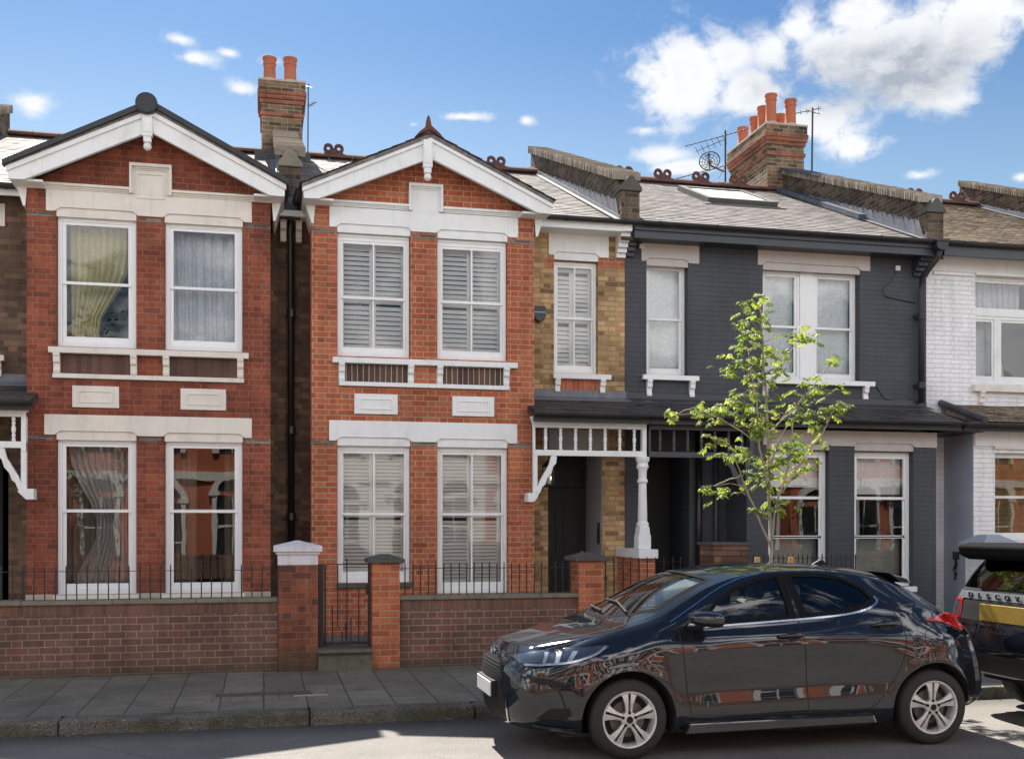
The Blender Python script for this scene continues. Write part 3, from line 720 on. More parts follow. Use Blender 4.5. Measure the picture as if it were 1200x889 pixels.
def pot(mb, x, y, z, h, r=0.115):
    mb.lathe((x, y, z), [(r*1.02, 0), (r*1.05, 0.04), (r*0.97, 0.06), (r*0.90, h*0.62), (r*0.90, h-0.14), (r*1.02, h-0.13), (r*1.02, h-0.10), (r*0.95, h-0.09), (r*0.98, h-0.05), (r*1.10, h-0.035), (r*1.10, h), (r*0.8, h), (r*0.78, h-0.25)], 18)

def chimney(house, x0, x1, y0, y1, zb, zt, pots, sl_top=0.0):
    mb = MB().box(x0+0.05, x1-0.05, y0+0.05, y1-0.05, zb, zt-0.62)
    mb.box(x0+0.05, x1-0.05, y0+0.05, y1-0.05, zt-0.545, zt-0.40)
    mb.box(x0+0.0, x1-0.0, y0+0.0, y1, zt-0.18, zt-0.015)
    c = mb.build('chimney', M['chim'], house)
    r = MB().box(x0+0.025, x1-0.025, y0+0.025, y1-0.025, zt-0.62, zt-0.545)
    r.box(x0+0.02, x1-0.02, y0+0.02, y1-0.02, zt-0.40, zt-0.325); r.box(x0-0.005, x1+0.005, y0-0.005, y1+0.005, zt-0.325, zt-0.25); r.box(x0-0.02, x1+0.02, y0-0.02, y1+0.02, zt-0.25, zt-0.18)
    r.build('corbel_band', M['chimred'], c, bevel=0.006)
    f = MB().box(x0-0.01, x1+0.01, y0-0.01, y1+0.01, zt-0.015, zt+0.02)
    for (px_, py_, h) in pots: f.lathe((px_, py_, zt+0.02), [(0.17, 0), (0.15, 0.04), (0.12, 0.075)], 14)
    f.build('mortar_flaunching', M['mortar'], c)
    for (px_, py_, h) in pots:
        p = MB(); pot(p, px_, py_, zt+0.04, h); p.build('chimney_pot', M['terra'], c, smooth='auto')
    return c

def downpipe(house, pts, r, mat='gutter', collars=(), hopper=None, name='downpipe'):
    o = MB().tube(pts, r, 10).build(name, M[mat], house, smooth=True)
    for (x, y, z) in collars:
        mb = MB(); mb.lathe((x, y, z), [(r*1.1, -0.05), (r*1.35, -0.05), (r*1.35, 0.05), (r*1.1, 0.05)], 10); mb.box(x-0.085, x+0.085, y+r*0.6, y+r+0.05, z-0.02, z+0.02); mb.build('pipe_collar', M[mat], o)
    if hopper:
        x, y, z0, z1, w_ = hopper
        h = MB().prism([(x-w_, z1), (x+w_, z1), (x+w_, z1-0.12), (x+w_*0.45, z0), (x-w_*0.45, z0), (x-w_, z1-0.12)], 'y', y-w_*0.8, y+w_*0.8)
        h.box(x-w_-0.015, x+w_+0.015, y-w_*0.8-0.015, y+w_*0.8+0.015, z1-0.03, z1+0.01)
        h.build('hopper', M[mat], o, bevel=0.006)
    return o

def gutter(house, x0, x1, y, z, mat='gutter', r=0.055):
    mb = MB(); n = 8; vs = []
    prof = [(y + r*cos(a), z + r*sin(a)) for a in [pi + pi*k/n for k in range(n+1)]] + [(y+r-0.008, z), (y+r-0.008, z-0.01)] 
    prof += [(y + (r-0.01)*cos(a), z + (r-0.01)*sin(a)) for a in [2*pi - pi*k/n for k in range(n+1)]]
    mb.prism(prof, 'x', x0, x1)
    x = x0+0.3
    while x < x1: mb.prism([(y-r-0.006, z+0.004), (y-r-0.006, z-0.02), (y, z-r-0.008), (y+r, z-0.02), (y+r+0.02, z)], 'x', x-0.012, x+0.012); x += 0.9
    return mb.build('gutter', M[mat], house)

def baluster(mb, x, y, z0, z1, r=0.026):
    h = z1-z0; prof = [(r*0.9, 0), (r*0.9, h*0.14), (r*0.55, h*0.18), (r, h*0.26), (r*0.6, h*0.34), (r*1.0, h*0.42), (r*1.05, h*0.5), (r*1.0, h*0.58), (r*0.6, h*0.66), (r, h*0.74), (r*0.55, h*0.82), (r*0.9, h*0.86), (r*0.9, h)]
    mb.lathe((x, y, z0), prof, 10)

def fret(house, x0, x1, y, mat, n, flip=1, bracket_x=None, bdir=1, ztop=3.29):
    """timber porch frieze with turned balusters, and a curved bracket on its corbel"""
    f = MB().box(x0-0.02, x1+0.02, y-0.10, y+0.08, 3.245, 3.29); f.box(x0-0.01, x1+0.01, y-0.075, y+0.06, 3.20, 3.245); f.box(x0, x1, y-0.045, y+0.045, 3.135, 3.20)
    f.box(x0, x1, y-0.04, y+0.04, 2.745, 2.825); f.box(x0, x0+0.03, y-0.03, y+0.03, 2.825, 3.135); f.box(x1-0.06, x1, y-0.05, y+0.05, 2.70, 3.20)
    o = f.build('porch_frieze', mat, house, bevel=0.004)
    for i in range(n):
        x = x0 + (x1-0.06-x0)*(i+0.85)/(n+0.35); mb = MB(); baluster(mb, x, y, 2.82, 3.14); mb.build('baluster', mat, o, smooth=True)
    if bracket_x is not None:
        bx = bracket_x; X = lambda d: bx + bdir*d
        b = MB().prism([(X(0), 2.745), (X(0.06), 2.745), (X(0.06), 2.25), (X(0), 2.21)], 'y', y-0.035, y+0.035)
        b.prism([(X(0.34), 2.746), (X(0.26), 2.746), (X(0.23), 2.62), (X(0.10), 2.40), (X(0.055), 2.30), (X(0.055), 2.20), (X(0.10), 2.23), (X(0.13), 2.31), (X(0.17), 2.34), (X(0.20), 2.43), (X(0.26), 2.50), (X(0.29), 2.60), (X(0.33), 2.64)], 'y', y-0.03, y+0.03)
        b.prism([(X(-0.085), 2.225), (X(0.075), 2.225), (X(0.05), 2.15), (X(0.0), 2.10), (X(-0.085), 2.10)], 'y', y-0.06, y+0.16)
        b.build('porch_bracket', mat, o, bevel=0.004)
    return o

def porch_roof(house, x0, x1, mat, seed, hip_l=0.0, hip_r=0.0, fascia='gutter', flash=None, name='porch_roof'):
    ye, ze, yt, zt_ = 14.50, 3.33, 15.60, 3.66
    mb = MB(); mb.prism([(ye, ze-0.012), (yt+0.02, zt_-0.005), (yt+0.02, zt_-0.10), (ye+0.02, ze-0.06)], 'x', x0, x1, 0.1)
    slates(mb, x0, x1, ye-0.03, ze-0.015, yt, zt_, 0.20, 0.30, 0.008, seed=seed)
    r = mb.build(name, mat, house, fix=False)
    if flash: MB().prism([(yt-0.004, zt_+0.005), (yt-0.24, zt_-0.058), (yt-0.24, zt_-0.048), (yt-0.022, zt_+0.02), (yt-0.022, zt_+0.12), (yt-0.004, zt_+0.12)], 'x', x0, x1).build('flashing', M['lead'], r)
    gutter(r, x0, x1, ye-0.045, ze-0.012, 'gutter', 0.05)
    MB().box(x0+0.005, x1-0.005, ye+0.03, ye+0.055, ze-0.13, ze-0.03).build('fascia', M[fascia], r)
    return r
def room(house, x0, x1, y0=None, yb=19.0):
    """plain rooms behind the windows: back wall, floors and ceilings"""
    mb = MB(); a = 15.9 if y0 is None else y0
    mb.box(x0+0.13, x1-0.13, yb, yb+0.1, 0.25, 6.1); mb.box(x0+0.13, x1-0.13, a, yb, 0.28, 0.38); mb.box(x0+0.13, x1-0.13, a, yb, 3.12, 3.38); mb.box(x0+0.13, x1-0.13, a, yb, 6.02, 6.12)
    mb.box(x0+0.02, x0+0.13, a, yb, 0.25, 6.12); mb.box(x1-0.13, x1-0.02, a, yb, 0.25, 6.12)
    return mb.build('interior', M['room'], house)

# grit and leaf litter along the foot of the kerb and of the wall
random.seed(77); lt = MB()
for _ in range(900):
    x = random.uniform(-6, 14)
    if random.random() < 0.6: y = 9.87 - abs(random.gauss(0.0, 0.10)) - 0.01; z = 0.004
    else: y = 12.55 - abs(random.gauss(0, 0.05)); z = 0.136
    a = random.uniform(0, 6.28); r = random.uniform(0.006, 0.02); q = Vector((x, y, z))
    u = Vector((cos(a), sin(a), 0.2)); v_ = Vector((-sin(a), cos(a), 0.1))
    lt.add([q-u*r, q+v_*r*0.5, q+u*r, q-v_*r*0.5], [(0,1,2,3)], random.random())
M['litter'] = slate_mat('dry leaf litter', (0.05,0.04,0.025), (0.30,0.24,0.15), rough=0.9)
lo_ = lt.build('leaf_litter', M['litter'], fix=False); tag(lo_, kind='stuff')
can = MB(); can.lathe((-2.55, 9.78, 0.035), [(0.020, -0.075), (0.031, -0.068), (0.030, -0.02), (0.024, 0.01), (0.031, 0.05), (0.031, 0.065), (0.024, 0.075)], 16, 'x')
co_ = can.build('drink_can', plain('crushed tin', (0.5,0.5,0.52), 0.35, 0.9), smooth='auto'); tag(co_, 'crushed silver drink can lying in the gutter at the left', 'drink can')
# ================================================================== the four houses of the terrace
random.seed(11)
UZ0, UZ1, GZ1 = 4.06, 5.73, 2.89
# ---- house on the left: dark red bay with cream trim
A = thing('brick_house', (-1.4, 15.6, 0), 'dark red brick terraced house on the left with cream lintels and a black edged gable', 'house')
wa = [(-2.577, -1.607), (-1.259, -0.270)]
hl = [(a, b, UZ0, UZ1) for a, b in wa] + [(a, b, 0.885, GZ1) for a, b in wa]
wl_ = wall('bay_wall', M['red1'], A, -2.93, 0.085, -0.05, 6.12, YB, 0.22, hl)
MB().prism([(-2.93, 6.12), (0.085, 6.12), (-1.42, 6.86)], 'y', YB, YB+0.22).build('gable_wall', M['red1'], A)
parts('bay_side_wall', M['red1'], A, [(-2.93, -2.71, YB+0.22, YR+0.2, -0.05, 6.12), (-0.135, 0.085, YB+0.22, YR+0.2, -0.05, 6.12)])
wall('porch_wall', M['brown'], A, -4.45, -2.93, -0.05, 6.22, YR, 0.24, [(-4.15, -3.37, 0.35, 2.75), (-4.1, -3.42, 4.03, 5.70)])
wall('side_recess_wall', M['brown'], A, 0.085, 0.353, -0.05, 6.22, YR, 0.24)
for (a, b) in ((-2.932, -2.62), (-1.57, -1.30), (-0.235, 0.087)): parts('grey_brick_course', M['band'], A, [(a, b, YB-0.003, YB+0.03, 5.70, 5.755), (a, b, YB-0.003, YB+0.03, 2.86, 2.918)])
lintel(A, -2.70, -0.155, 5.775, 6.05, YB, M['cream'], wa); lintel(A, -2.72, -0.155, 2.93, 3.19, YB, M['cream'], wa)
MB().box(-1.66, -1.20, YB-0.02, YB+0.03, 6.05, 6.37).build('lintel_block', M['cream'], A, bevel=0.004)
m2 = MB(); rect_frame(m2, -1.60, -1.26, 6.00, 6.33, YB-0.034, YB-0.019, 0.02); m2.build('block_moulding', M['cream'], A)
cornice(A, [(-2.985, 6.125), (-1.69, 6.125), (-1.69, 6.44), (-1.165, 6.44), (-1.165, 6.125), (0.115, 6.125)], YB, M['cream'])
MB().box(-1.69, -1.165, YB-0.0765, YB+0.02, 6.405, 6.445).build('cornice_cap', M['cream'], A, bevel=0.003)
sillset(A, -2.663, -0.194, 4.042, YB, [-2.568, -1.638, -1.237, -0.302], 3.715, M['cream'], (-2.617, -0.255, 3.652, 3.71), [(-2.52, -1.68), (-1.19, -0.345)], M['sold_dark1'])
for (a, b) in ((-2.385, -1.819), (-1.059, -0.485)): plaque(A, a, b, 3.285, 3.562, YB, M['cream'])
wins = []
for k, (a, b) in enumerate(wa):
    f, yi = window(A, a+0.006, b-0.006, UZ0, UZ1-0.01, YB, 0.055, 0.055, rail=4.89, sash=0.045)
    MB().box(a+0.30, a+0.62, YB+0.048, YB+0.056, 5.675, 5.695).build('trickle_vent', M['upvc'], f)
    if k == 0: curtain('curtain', f, a+0.10, b-0.12, 4.1, 5.7, yi+0.12, M['curtgreen'], 0.035, 8, 3, gather=(a+0.15, 0.85))
    else: curtain('curtain', f, a+0.03, b-0.03, 4.1, 5.7, yi+0.10, M['curtwhite'], 0.025, 6, 5)
    f, yi = window(A, a+0.006, b-0.006, 0.885, GZ1-0.01, YB, 0.055, 0.055, rail=1.965, sash=0.045)
    if k == 0: curtain('curtain', f, a+0.06, b-0.06, 0.9, 2.8, yi+0.10, M['netgrey'], 0.035, 9, 7, gather=(b-0.2, 0.55)); curtain('curtain', f, a+0.03, b-0.03, 0.9, 2.8, yi+0.28, M['curtdark'], 0.03, 11, 8)
    else: curtain('curtain', f, a+0.03, a+0.38, 0.9, 2.8, yi+0.25, M['curtdark'], 0.03, 5, 9); curtain('curtain', f, b-0.25, b-0.03, 0.9, 2.8, yi+0.25, M['curtdark'], 0.03, 4, 9)
for (a, b) in wa: MB().box(a-0.03, b+0.03, YB-0.05, YB+0.06, 0.80, 0.884).build('sill', M['cream'], A, bevel=0.004)
MB().box(-2.94, 0.09, YB-0.035, YB+0.0, 0.74, 0.90).build('stone_plinth', M['mortar'], A, bevel=0.01)
f, yi = window(A, -4.1, -3.42, 4.03, 5.70, YR, 0.08, 0.05, rail=4.86)
curtain('curtain', f, -4.05, -3.47, 4.05, 5.6, yi+0.1, M['curtwhite'], 0.02, 5, 2)
lintel(A, -4.22, -3.34, 5.73, 6.03, YR, M['cream'], [(-4.1, -3.42)])
sillset(A, -4.2, -3.34, 4.02, YR, [-4.1, -3.42], 3.74, M['cream'])
MB().box(-4.15, -3.37, 16.45, 16.52, 0.33, 2.75).build('front_door', M['door'], A)
MB().box(-3.37, -3.30, YR+0.0, 16.5, 0.33, 2.75).build('door_reveal', M['reveal'], A)
MB().box(-4.15, -3.37, YR+0.02, 16.5, 2.75, 2.82).build('porch_ceiling', M['reveal'], A)
ga = gable_roof(A, -1.412, 1.70, 7.10, 6.255, 14.52, 17.6, M['slate'], 21)
e = MB()
for sgn in (-1, 1):
    e.prism([(-1.412, 7.165), (-1.412+sgn*1.73, 6.275), (-1.412+sgn*1.73, 6.205), (-1.412, 7.085)], 'y', 14.48, 14.60)
e.build('black_verge_trim', M['blackp'], A, bevel=0.006)
MB().lathe((-1.445, 14.44, 7.10), [(0.12, 0), (0.135, 0.012), (0.135, 0.14), (0.12, 0.16)], 28, 'y').build('ridge_end_cap', M['gutter'], A, smooth='auto')
bargeboard(A, -1.412, 1.685, 7.09, 6.25, 6.06, 6.77, 14.55, M['white1'])
pendant(A, -1.44, 14.50, 7.00, 6.60, M['white1'])
ra = main_roof(A, -4.45, 0.215, M['slate'], 31)
ridge_tiles(ra, -4.3, 0.2, crest=[])
parapet(A, -4.55, seed=6)
chim = chimney(A, -0.09, 0.72, 19.75, 20.75, 7.4, 9.64, [(0.10, 20.0, 0.44), (0.46, 20.0, 0.46)])
MB().box(-0.16, 0.80, 19.55, 19.80, 8.0, 8.32).build('lead_apron', M['leadd'], chim)
parapet(A, 0.355, seed=2, y1=19.7, x_end_white=True)
MB().box(-4.45, -2.93, 15.28, 15.31, 6.06, 6.2).build('fascia', M['white1'], A)
gutter(A, -4.45, -3.1, 15.22, 6.18)
MB().box(0.085, 0.62, 15.30, YR, 6.02, 6.10).build('soffit', M['stonew'], A)
cm = MB(); console(cm, 0.265, 5.72, 6.02, YR, 0.08, 0.2); cm.build('eaves_corbel', M['cream'], A)
cm = MB(); console(cm, 0.475, 5.72, 6.02, YR, 0.08, 0.2); cm.build('eaves_corbel', M['cream'], A)
downpipe(A, [(0.36, 15.46, 6.35), (0.36, 15.46, 6.05), (0.37, 15.5, 5.9), (0.372, 15.5, 0.3)], 0.048, 'blackp', [(0.372, 15.5, 4.72), (0.372, 15.5, 3.1), (0.372, 15.5, 1.9)], hopper=(0.36, 15.42, 6.02, 6.34, 0.13))
MB().tube([(0.30, 15.25, 6.55), (0.33, 15.35, 6.3)], 0.05, 8).tube([(0.20, 14.7, 6.28), (0.27, 15.4, 6.24)], 0.055, 8).tube([(0.47, 14.7, 6.26), (0.43, 15.4, 6.22)], 0.055, 8).build('valley_pipework', M['blackp'], A)
porch_roof(A, -4.45, -2.80, M['slated'], 41, flash=True)
fret(A, -4.35, -2.90, 14.72, M['white1'], 7)
fb = MB().prism([(-2.90, 2.745), (-2.965, 2.745), (-2.965, 2.25), (-2.90, 2.21)], 'y', 14.685, 14.755)
fb.prism([(-3.24, 2.746), (-3.16, 2.746), (-3.13, 2.62), (-3.00, 2.40), (-2.955, 2.30), (-2.955, 2.20), (-3.00, 2.23), (-3.03, 2.31), (-3.07, 2.34), (-3.10, 2.43), (-3.16, 2.50), (-3.19, 2.60), (-3.23, 2.64)], 'y', 14.69, 14.75)
fb.prism([(-2.81, 2.235), (-2.975, 2.235), (-3.0, 2.20), (-2.95, 2.15), (-2.90, 2.10), (-2.81, 2.10)], 'y', 14.66, 14.86)
fb.build('porch_bracket', M['white1'], A, bevel=0.004)
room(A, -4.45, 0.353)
MB().box(-4.45, 0.35, 25.0, 25.2, 0, 6.2).build('rear_wall', M['brown'], A)

# ---- middle house: orange red bay with white trim and shutters
B = thing('brick_house', (2.8, 15.6, 0), 'orange red brick terraced house with a white gable, white shutters and yellow brick porch side', 'house')
wb = [(0.963, 1.950), (2.325, 3.310)]
hb = [(a, b, UZ0, UZ1) for a, b in wb] + [(0.963, 1.955, 1.0, GZ1), (2.325, 3.322, 0.84, GZ1)]
wall('bay_wall', M['red2'], B, 0.622, 3.695, -0.05, 6.12, YB, 0.22, hb)
MB().prism([(0.622, 6.12), (3.695, 6.12), (2.17, 6.86)], 'y', YB, YB+0.22).build('gable_wall', M['red2'], B)
parts('bay_side_wall', M['red2'], B, [(0.622, 0.84, YB+0.22, YR+0.2, -0.05, 6.12), (3.475, 3.695, YB+0.22, YR+0.2, -0.05, 6.12)])
wall('porch_wall', M['yellow'], B, 3.695, 5.277, -0.05, 6.22, YR, 0.24, [(4.09, 4.93, 0.35, 2.90), (4.18, 4.861, 4.03, 5.70)])
wall('side_recess_wall', M['brown'], B, 0.357, 0.622, -0.05, 6.22, YR, 0.24)
for (a, b) in ((0.62, 0.93), (1.98, 2.30), (3.34, 3.697)): parts('grey_brick_course', M['band'], B, [(a, b, YB-0.003, YB+0.03, 5.70, 5.755), (a, b, YB-0.003, YB+0.03, 2.855, 2.91)])
lintel(B, 0.859, 3.459, 5.785, 6.06, YB, M['stonew'], wb); lintel(B, 0.855, 3.447, 2.915, 3.19, YB, M['stonew'], wb)
MB().box(1.955, 2.36, YB-0.02, YB+0.03, 6.06, 6.37).build('lintel_block', M['stonew'], B, bevel=0.004)
cornice(B, [(0.60, 6.14), (1.925, 6.14), (1.925, 6.43), (2.395, 6.43), (2.395, 6.14), (3.735, 6.14)], YB, M['stonew'])
MB().box(1.925, 2.395, YB-0.0765, YB+0.02, 6.395, 6.435).build('cornice_cap', M['stonew'], B, bevel=0.003)
sillset(B, 0.898, 3.441, 4.032, YB, [1.022, 1.955, 2.355, 3.288], 3.715, M['stonew'], (0.984, 3.33, 3.655, 3.712), [(1.065, 1.912), (2.40, 3.245)], M['sold_dark'])
for (a, b) in ((1.192, 1.776), (2.531, 3.117)): plaque(B, a, b, 3.282, 3.555, YB, M['stonew'])
for k, (a, b) in enumerate(wb):
    f, yi = window(B, a+0.006, b-0.006, UZ0, UZ1-0.01, YB, 0.065, 0.05, 'white', rail=4.87, sash=0.028, bar=0.022, toplip=0.04)
    shutters(f, a+0.06, b-0.06, UZ0+0.07, UZ1-0.09, yi+0.02, 0.066, 52, 4.87, 52)
    curtain('curtain', f, (a if k == 0 else b-0.42)+0.05, (a+0.36 if k == 0 else b-0.05), 4.1, 5.65, yi+0.25, M['curtwhite'], 0.02, 4, 3)
    z0 = 1.0 if k == 0 else 0.84
    f, yi = window(B, a+0.006, b+(0.0 if k == 0 else 0.006), z0, GZ1-0.01, YB, 0.065, 0.05, 'white', rail=1.935, sash=0.028, bar=0.022, toplip=0.04)
    shutters(f, a+0.06, b-0.06, z0+0.14, GZ1-0.09, yi+0.02, 0.050, 43, 1.935, 46)
    MB().box(a+0.05, b-0.05, YB+0.10, YB+0.125, z0+0.05, z0+0.15).build('bottom_rail', M['white'], f)
MB().box(0.95, 1.97, YB-0.03, YB+0.06, 0.93, 0.998).build('sill', M['capdark'], B, bevel=0.004)
MB().box(2.30, 3.34, YB-0.04, YB+0.06, 0.76, 0.838).build('sill', M['stonew'], B, bevel=0.004)
# porch bay
lintel(B, 4.096, 5.022, 5.765, 6.10, YR, M['stonew'], [(4.18, 4.861)])
f, yi = window(B, 4.186, 4.855, 4.03, 5.69, YR, 0.075, 0.045, 'white', rail=4.86, sash=0.028, bar=0.022)
shutters(f, 4.23, 4.81, 4.10, 5.62, yi+0.02, 0.066, 52, 4.86)
sillset(B, 4.152, 5.044, 4.015, YR, [4.225, 4.92], 3.745, M['stonew'], None, [(4.27, 4.875)], M['sold_red'])
parts('red_brick_course', M['red2'], B, [(4.092, 4.179, YR-0.004, YR+0.03, 5.58, 5.76), (4.862, 5.275, YR-0.004, YR+0.03, 5.62, 5.76)])
MB().box(3.70, 5.16, 15.25, 15.28, 6.08, 6.19).build('fascia', M['stonew'], B, bevel=0.004)
MB().box(3.70, 5.16, 15.28, YR, 6.08, 6.11).build('soffit', M['stonew'], B)
gutter(B, 3.95, 5.36, 15.19, 6.225)
cb = MB()
for i in range(5): cb.box(5.13, 5.275-0.0, YR-0.06-0.055*i, YR+0.01, 5.77+0.065*i, 5.835+0.065*i-0.001)
cb.box(5.13, 5.275, 15.24, YR, 6.09, 6.24)
cb.build('eaves_corbel', M['stonew'], B, bevel=0.003)
MB().box(4.0, 5.02, YR-0.012, YR+0.03, 2.905, 3.19).build('door_lintel', M['reveal'], B, bevel=0.003)
dr = MB().box(4.10, 4.92, 16.45, 16.50, 0.33, 2.36).build('front_door', M['door'], B)
dm = MB()
for (a, b, c_, d_) in ((4.2, 4.45, 0.5, 1.15), (4.56, 4.82, 0.5, 1.15), (4.2, 4.45, 1.3, 2.2), (4.56, 4.82, 1.3, 2.2)): rect_frame(dm, a, b, c_, d_, 16.435, 16.45, 0.02)
dm.build('door_moulding', M['door'], dr); MB().ball((4.85, 16.42, 1.35), 0.03).build('door_knob', M['capgrey'], dr, smooth=True)
fl = MB(); rect_frame(fl, 4.10, 4.92, 2.37, 2.88, 16.44, 16.5, 0.05); fl.build('fanlight', M['door'], B)
MB().box(4.15, 4.87, 16.46, 16.465, 2.42, 2.83).build('fanlight_pane', M['door'], B)
MB().box(4.93, 4.99, YR+0.24, 16.5, 0.33, 2.9).box(4.921, 4.9302, YR+0.015, YR+0.25, 0.35, 2.899).build('door_reveal', M['reveal'], B)
MB().box(4.03, 4.09, YR+0.24, 16.5, 0.33, 2.9).build('door_reveal', M['reveal'], B)
MB().box(4.0, 4.99, YR+0.24, 16.5, 2.90, 2.95).build('porch_ceiling', M['reveal'], B)
MB().box(4.903, 4.9205, 15.70, 15.79, 1.50, 1.82).build('door_entry_panel', M['blackp'], B, bevel=0.004)
gb = gable_roof(B, 2.185, 1.70, 7.03, 6.24, 14.52, 17.5, M['slate'], 22)
bargeboard(B, 2.185, 1.685, 7.035, 6.245, 6.06, 6.70, 14.55, M['stonew'])
pendant(B, 2.14, 14.48, 6.93, 6.46, M['stonew'])
fin = MB().lathe((2.165, 14.62, 7.03), [(0.12, -0.02), (0.11, 0.03), (0.07, 0.09), (0.045, 0.13), (0.035, 0.19), (0.02, 0.25), (0.004, 0.275)], 14)
fin.prism([(2.165-0.20, 6.96), (2.165, 7.08), (2.165+0.20, 6.96), (2.165+0.13, 7.04), (2.165+0.02, 7.13), (2.165-0.02, 7.13), (2.165-0.13, 7.04)], 'y', 14.5, 14.85)
fin.build('finial', M['ridge'], B, smooth='auto')
rr = main_roof(B, 0.495, 5.12, M['slate'], 32)
ridge_tiles(rr, 0.75, 5.1, crest=[1.25, 4.3])
parapet(B, 5.28, seed=4)
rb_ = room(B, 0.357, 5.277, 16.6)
MB().box(0.36, 5.27, 25.0, 25.2, 0, 6.2).build('rear_wall', M['brown'], B)
fret(B, 3.64, 5.29, 14.72, M['stonew'], 7, bracket_x=3.64, bdir=1)
porch_roof(B, 3.60, 5.30, M['slated'], 42, flash=True)
MB().box(3.70, 5.27, 14.6, YR, 3.29, 3.31).build('porch_soffit', M['stonew'], B)
# turned porch column on its plinth and dwarf wall
cl = MB().lathe((5.245, 14.72, 0), [(0.10, 2.745), (0.10, 2.70), (0.075, 2.66), (0.088, 2.60), (0.062, 2.56), (0.058, 2.44), (0.075, 2.42), (0.075, 2.39), (0.056, 2.37), (0.068, 1.86), (0.062, 1.84), (0.09, 1.80), (0.085, 1.76)], 20)
col_ = cl.build('porch_column', M['stonew'], B, smooth='auto')
MB().prism([(5.15, 1.44), (5.34, 1.44), (5.34, 1.62), (5.325, 1.66), (5.315, 1.76), (5.175, 1.76), (5.165, 1.66), (5.15, 1.62)], 'y', 14.62, 14.82).build('column_base', M['stonew'], col_, bevel=0.012)
MB().box(5.13, 5.42, 14.55, 15.59, 1.31, 1.438).build('plinth_stone', M['stonew'], B, bevel=0.008)
MB().box(5.165, 5.39, 14.60, 15.595, 0.1, 1.31).build('dwarf_wall', M['pier2'], B)

M['film'] = plain('grey green frosted film', (0.30,0.34,0.31), 0.6)
# ---- charcoal house
Cc = thing('painted_house', (7.8, 15.6, 0), 'charcoal painted terraced house with dark porch frieze and skylight in its slate roof', 'house')
wc = [(5.622, 6.287), (7.518, 9.173)]
wall('upper_wall', M['greyp'], Cc, 5.283, 10.347, 3.0, 6.22, YR, 0.24, [(5.622, 6.287, 4.04, 5.75), (7.518, 9.173, 4.04, 5.75)])
wall('porch_wall', M['greyp'], Cc, 5.283, 6.906, -0.05, 2.999, YR, 0.24, [(5.62, 6.31, 0.35, 2.90)])
wg = [(7.25, 8.233), (8.651, 9.640)]
wall('bay_wall', M['greyp'], Cc, 6.906, 10.031, -0.05, 3.20, YB, 0.22, [(a, b, 0.85, 2.89) for a, b in wg])
parts('bay_side_wall', M['greyp'], Cc, [(6.906, 7.13, YB+0.22, YR+0.2, -0.05, 3.2), (9.81, 10.031, YB+0.22, YR+0.2, -0.05, 3.2)])
wall('side_recess_wall', M['greyp'], Cc, 9.9, 10.347, -0.05, 2.999, YR, 0.24)
lintel(Cc, 5.537, 6.463, 5.752, 6.03, YR, M['stoneg'], [(5.622, 6.287)]); lintel(Cc, 7.43, 9.346, 5.79, 6.045, YR, M['stoneg'], [(7.518, 9.173)])
lintel(Cc, 7.16, 10.035, 2.96, 3.19, YB, M['stoneg'], wg)
f, yi = window(Cc, 5.628, 6.281, 4.04, 5.74, YR, 0.12, 0.045, 'white', rail=4.915, sash=0.04)
MB().box(5.67, 6.24, yi+0.02, yi+0.026, 4.1, 5.7).build('blind', M['frost'], f)
fm = None
for (a, b) in ((7.524, 8.20), (8.425, 9.167)):
    f, yi = window(Cc, a, b, 4.04, 5.74, YR, 0.12, 0.045, 'white', rail=4.885, sash=0.04)
    MB().box(a+0.05, b-0.05, yi+0.02, yi+0.026, 4.1, 5.7).build('blind', M['frost'], f)
MB().box(8.2, 8.425, YR+0.105, YR+0.22, 4.04, 5.74).build('window_mullion', M['white'], Cc, bevel=0.004)
sillset(Cc, 5.546, 6.44, 4.038, YR, [5.655, 6.34], 3.72, M['white']); sillset(Cc, 7.434, 9.40, 4.038, YR, [7.55, 9.26], 3.76, M['white'])
for k, (a, b) in enumerate(wg):
    f, yi = window(Cc, a+0.006, b-0.006, 0.85, 2.885, YB, 0.10, 0.06, 'white', rail=[1.60, 2.19], sash=0.035)
    MB().box(a+0.06, b-0.06, yi+0.03, yi+0.035, 2.35 if k == 0 else 2.25, 2.83).build('blind', M['frost'], f); MB().box(a+0.06, b-0.06, yi+0.06, yi+0.065, 0.9, 1.56).build('frosted_film', M['film'], f)
    MB().box(a-0.03, b+0.03, YB-0.06, YB+0.09, 0.77, 0.848).build('sill', M['white'], Cc, bevel=0.004)
curtain('curtain', f, 8.75, 9.05, 0.9, 2.2, yi+0.3, M['curtwhite'], 0.03, 5, 4)
MB().box(5.31, 10.34, 15.25, 15.29, 6.0, 6.17).box(5.31, 10.34, 15.22, 15.25, 6.11, 6.17).build('fascia', M['charc'], Cc, bevel=0.005)
MB().box(5.31, 10.34, 15.29, YR, 6.02, 6.05).build('soffit', M['charc'], Cc)
gutter(Cc, 5.36, 10.40, 15.16, 6.225)
cb = MB()
for i in range(4): cb.box(5.285, 5.40, YR-0.06-0.06*i, YR+0.01, 5.80+0.065*i, 5.865+0.065*i-0.001)
cb.build('eaves_corbel', M['charc'], Cc, bevel=0.003); cb = MB()
for i in range(4): cb.box(10.10, 10.345, YR-0.06-0.06*i, YR+0.01, 5.74+0.07*i, 5.81+0.07*i-0.001)
cb.build('eaves_corbel', M['charc'], Cc, bevel=0.003)
rc = main_roof(Cc, 5.42, 10.21, M['slate'], 33)
ridge_tiles(rc, 5.45, 10.1, crest=[6.05, 6.85, 7.65, 8.45, 9.25])
sk = MB(); S0, S1, SX0, SX1 = 17.95, 19.4, 7.6, 8.93
def rp(y, h): return (y - h*0.41, rz(y) + h*0.912)
